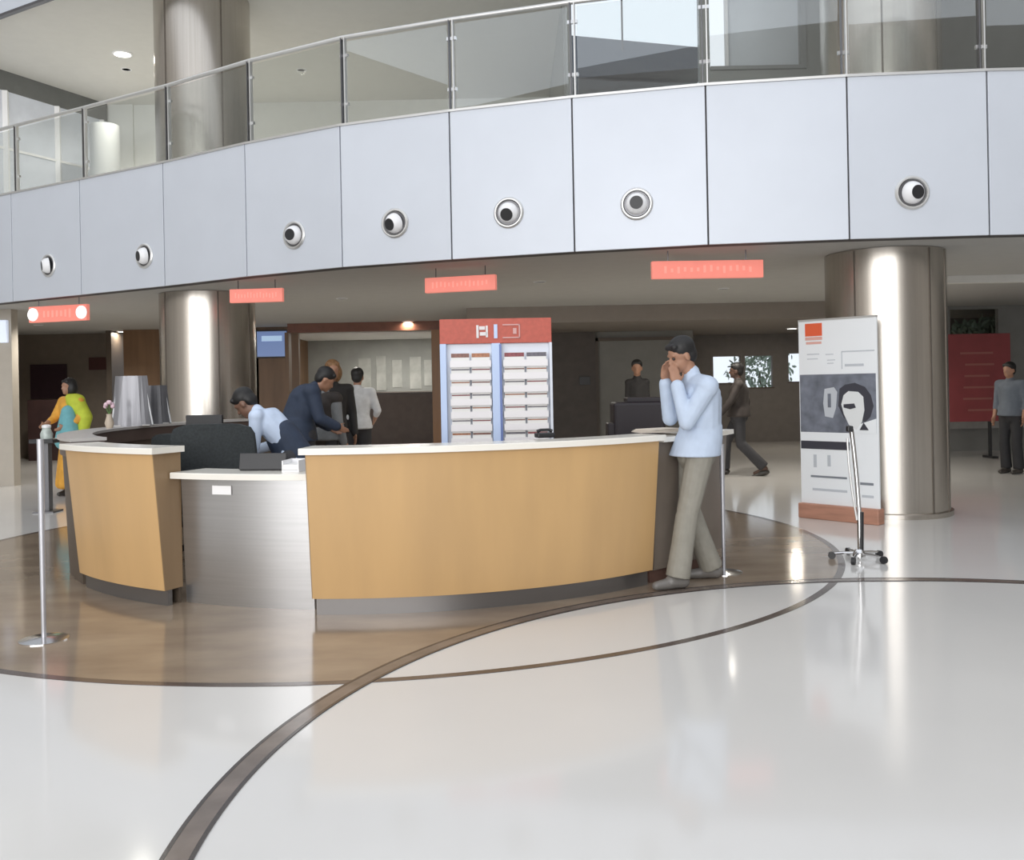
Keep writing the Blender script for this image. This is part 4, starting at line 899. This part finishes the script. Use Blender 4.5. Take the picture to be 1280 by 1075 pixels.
# 1. man at the counter, facing left (-X): facing rotates +Y to -X
pm = at_height(870, 730, 0)
person('man in pale blue shirt and khaki trousers leaning on the counter, hands at face', pm.x, pm.y, R(97), dict(
    head=(0.0, .075, 1.655), neck=(0, .00, 1.52), chest=(0, -.055, 1.34), waist=(0, -.06, 1.13), pelvis=(0, -.02, .98),
    shr=(.17, -.03, 1.44), elr=(.15, .125, 1.20), wrr=(.085, .175, 1.475), shl=(-.19, -.05, 1.43), ell=(-.17, .10, 1.18), wrl=(-.095, .145, 1.455),
    hpr=(.09, -.02, .95), knr=(.12, .00, .52), anr=(.16, -.17, .09), hpl=(-.09, -.02, .95), knl=(-.10, .09, .51), anl=(-.12, .17, .09), fr=(0.1, 1, 0), fl=(-.2, 1, 0)),
    H=1.78, shirt=SHBLUE, trousers=KHAKI, shoes=mat('grey_shoe', (0.16, 0.15, 0.14), 0.4), voxel=0.0075, sleeve=0.93, head_rot=(R(-22), 0, R(8)), girth=1.04, eyes=True,
    hands={'r': ((-.35, .05, 1), (-1, -.1, -.2), 0.35), 'l': ((.35, .10, 1), (1, -.1, -.2), 0.35)})
# 2. walking silhouette
pw = at_height(925, 594, 0)
DARK = CL('dark_brown_clothes', (0.045, 0.036, 0.032)); DARK2 = CL('charcoal_trousers', (0.04, 0.04, 0.045))
person('person in dark clothes walking away from the man in blue, before corridor windows', pw.x, pw.y, R(75), dict(
    knr=(.09, .20, .52), anr=(.09, .24, .10), knl=(-.09, -.02, .50), anl=(-.09, -.36, .14), elr=(.24, -.12, 1.14), wrr=(.22, -.06, .88), ell=(-.24, .12, 1.15), wrl=(-.22, .26, .98), fl=(0, 1, -.3)),
    H=1.76, shirt=DARK, trousers=DARK2, shoes=SHOE, voxel=0.016, girth=1.05, skin=DSKIN)
# 3. white shirt, back view, far
pw = at_depth(447, 500, 12.8)
person('man in white shirt and black trousers seen from behind in the waiting room', pw.x, 12.8, R(0), dict(elr=(.27, .02, 1.16), wrr=(.20, .18, 1.02), ell=(-.27, .02, 1.16), wrl=(-.20, .18, 1.02)),
       H=1.76, shirt=CL('white_shirt', (0.60, 0.62, 0.64)), trousers=CL('black_trousers', (0.025, 0.025, 0.028)), shoes=SHOE, voxel=0.016, sleeve=0.4)
# 4. navy jacket leaning
pw = at_depth(378, 500, 10.0); NAVY = CL('navy_jacket', (0.028, 0.042, 0.075))
person('person in dark navy jacket bending forward behind the counter', pw.x, 10.0, R(-70), dict(
    head=(0, .24, 1.54), neck=(0, .13, 1.46), chest=(0, .03, 1.32), waist=(0, -.06, 1.12), pelvis=(0, -.06, .95), shr=(.19, .07, 1.42), shl=(-.19, .07, 1.42), elr=(.24, .14, 1.14), wrr=(.2, .32, 1.05), ell=(-.24, .12, 1.14), wrl=(-.2, .3, 1.03)),
       H=1.80, shirt=NAVY, trousers=DARK2, shoes=SHOE, voxel=0.015, head_rot=(R(-35), 0, 0), girth=1.22)
pw = at_depth(402, 500, 10.6)
person('person in grey shirt and black waistcoat standing behind the navy jacket', pw.x, 10.75, R(-30), dict(), H=1.70, vest=DARK, shirt=CL('grey_shirt', (0.22, 0.23, 0.235)), trousers=DARK2, shoes=SHOE, voxel=0.016)
# 5. brown-haired person
pw = at_depth(416, 500, 11.3)
person('person with bushy brown hair and black clothes near the waiting room opening', pw.x, 11.3, R(200), dict(), H=1.83, shirt=CL('black_top', (0.02, 0.018, 0.018)), trousers=DARK2, shoes=SHOE, hair=mat('brown_hair', (0.30, 0.16, 0.07), 0.6, 0, 0.5, (30, 30, 30)), hairlen='bob', voxel=0.016, girth=0.9)
# 6. clerk bending over the desk
pw = at_depth(352, 560, 7.9)
person('clerk in pale blue shirt and dark waistcoat bending over the desk', pw.x, 7.9, R(80), dict(
    head=(0, .33, 1.40), neck=(0, .22, 1.32), chest=(0, .09, 1.22), waist=(0, -.05, 1.07), pelvis=(0, -.12, .93), shr=(.17, .15, 1.29), shl=(-.17, .15, 1.29), elr=(.20, .17, 1.02), wrr=(.16, .36, 0.97), ell=(-.20, .16, 1.02), wrl=(-.16, .20, 0.86),
    hpr=(.09, -.12, .90), hpl=(-.09, -.12, .90), knr=(.1, -.03, .5), knl=(-.1, -.03, .5), anr=(.1, -.12, .09), anl=(-.1, -.12, .09)),
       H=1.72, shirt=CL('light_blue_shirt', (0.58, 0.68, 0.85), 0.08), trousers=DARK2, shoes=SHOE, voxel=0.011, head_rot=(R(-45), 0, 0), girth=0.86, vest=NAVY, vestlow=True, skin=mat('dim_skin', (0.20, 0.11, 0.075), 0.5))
# 7. yellow and teal clothes
pw = at_depth(97, 540, 13.6)
YEL = CL('mustard_yellow_cloth', (0.72, 0.36, 0.05)); LIME = CL('lime_yellow_scarf', (0.52, 0.60, 0.05)); TEAL = CL('teal_cloth', (0.16, 0.42, 0.46))
ty = person('person in long yellow dress with lime and teal scarf beside left wall', pw.x, 13.4, R(150), dict(elr=(.26, .10, 1.15), wrr=(.20, .28, 1.08), ell=(-.26, .02, 1.15), wrl=(-.18, .22, 1.05)),
       H=1.70, dress=(YEL, 0.12), shoes=SHOE, hairlen='bob', voxel=0.016, girth=1.12)
Mi = Matrix.Rotation(-R(150), 3, 'Z')
b_ = MB(); b_.cap(Mi @ Vector((.10, -.06, 1.36)), Mi @ Vector((.26, -.10, 1.14)), .13, .10); b_.cap(Mi @ Vector((.26, -.10, 1.14)), Mi @ Vector((.24, -.14, .95)), .10, .08); b_.cap(Mi @ Vector((.02, -.05, 1.42)), Mi @ Vector((.14, -.06, 1.38)), .07, .10)
remesh(b_, 'scarf', LIME, ty, 0.016)
b_ = MB(); b_.cap(Mi @ Vector((.04, -.16, 1.22)), Mi @ Vector((.08, -.20, .85)), .10, .16); b_.cap(Mi @ Vector((0, -.16, 1.15)), Mi @ Vector((-.02, -.20, .80)), .08, .12)
remesh(b_, 'shawl', TEAL, ty, 0.016)
# 8. far person behind the printer
pw = at_depth(797, 500, 15.5)
person('distant person in black with short hair seen above the black printer', pw.x, 15.5, R(170), dict(shr=(.14, 0, 1.40), shl=(-.14, 0, 1.40), elr=(.16, 0, 1.14), ell=(-.16, 0, 1.14), wrr=(.1, .14, 1.02), wrl=(-.1, .14, 1.02)),
       H=1.86, shirt=CL('black_top', (0.02, 0.018, 0.018)), trousers=DARK2, shoes=SHOE, voxel=0.018, girth=0.72)
# 9. right edge person
pw = at_height(1265, 592, 0)
person('person in grey blue shirt and dark trousers at the right picture edge', pw.x, pw.y, R(120), dict(), H=1.68, shirt=CL('grey_blue_shirt', (0.12, 0.14, 0.17)), trousers=CL('black_trousers', (0.025, 0.025, 0.028)), shoes=SHOE, voxel=0.016, sleeve=0.4)
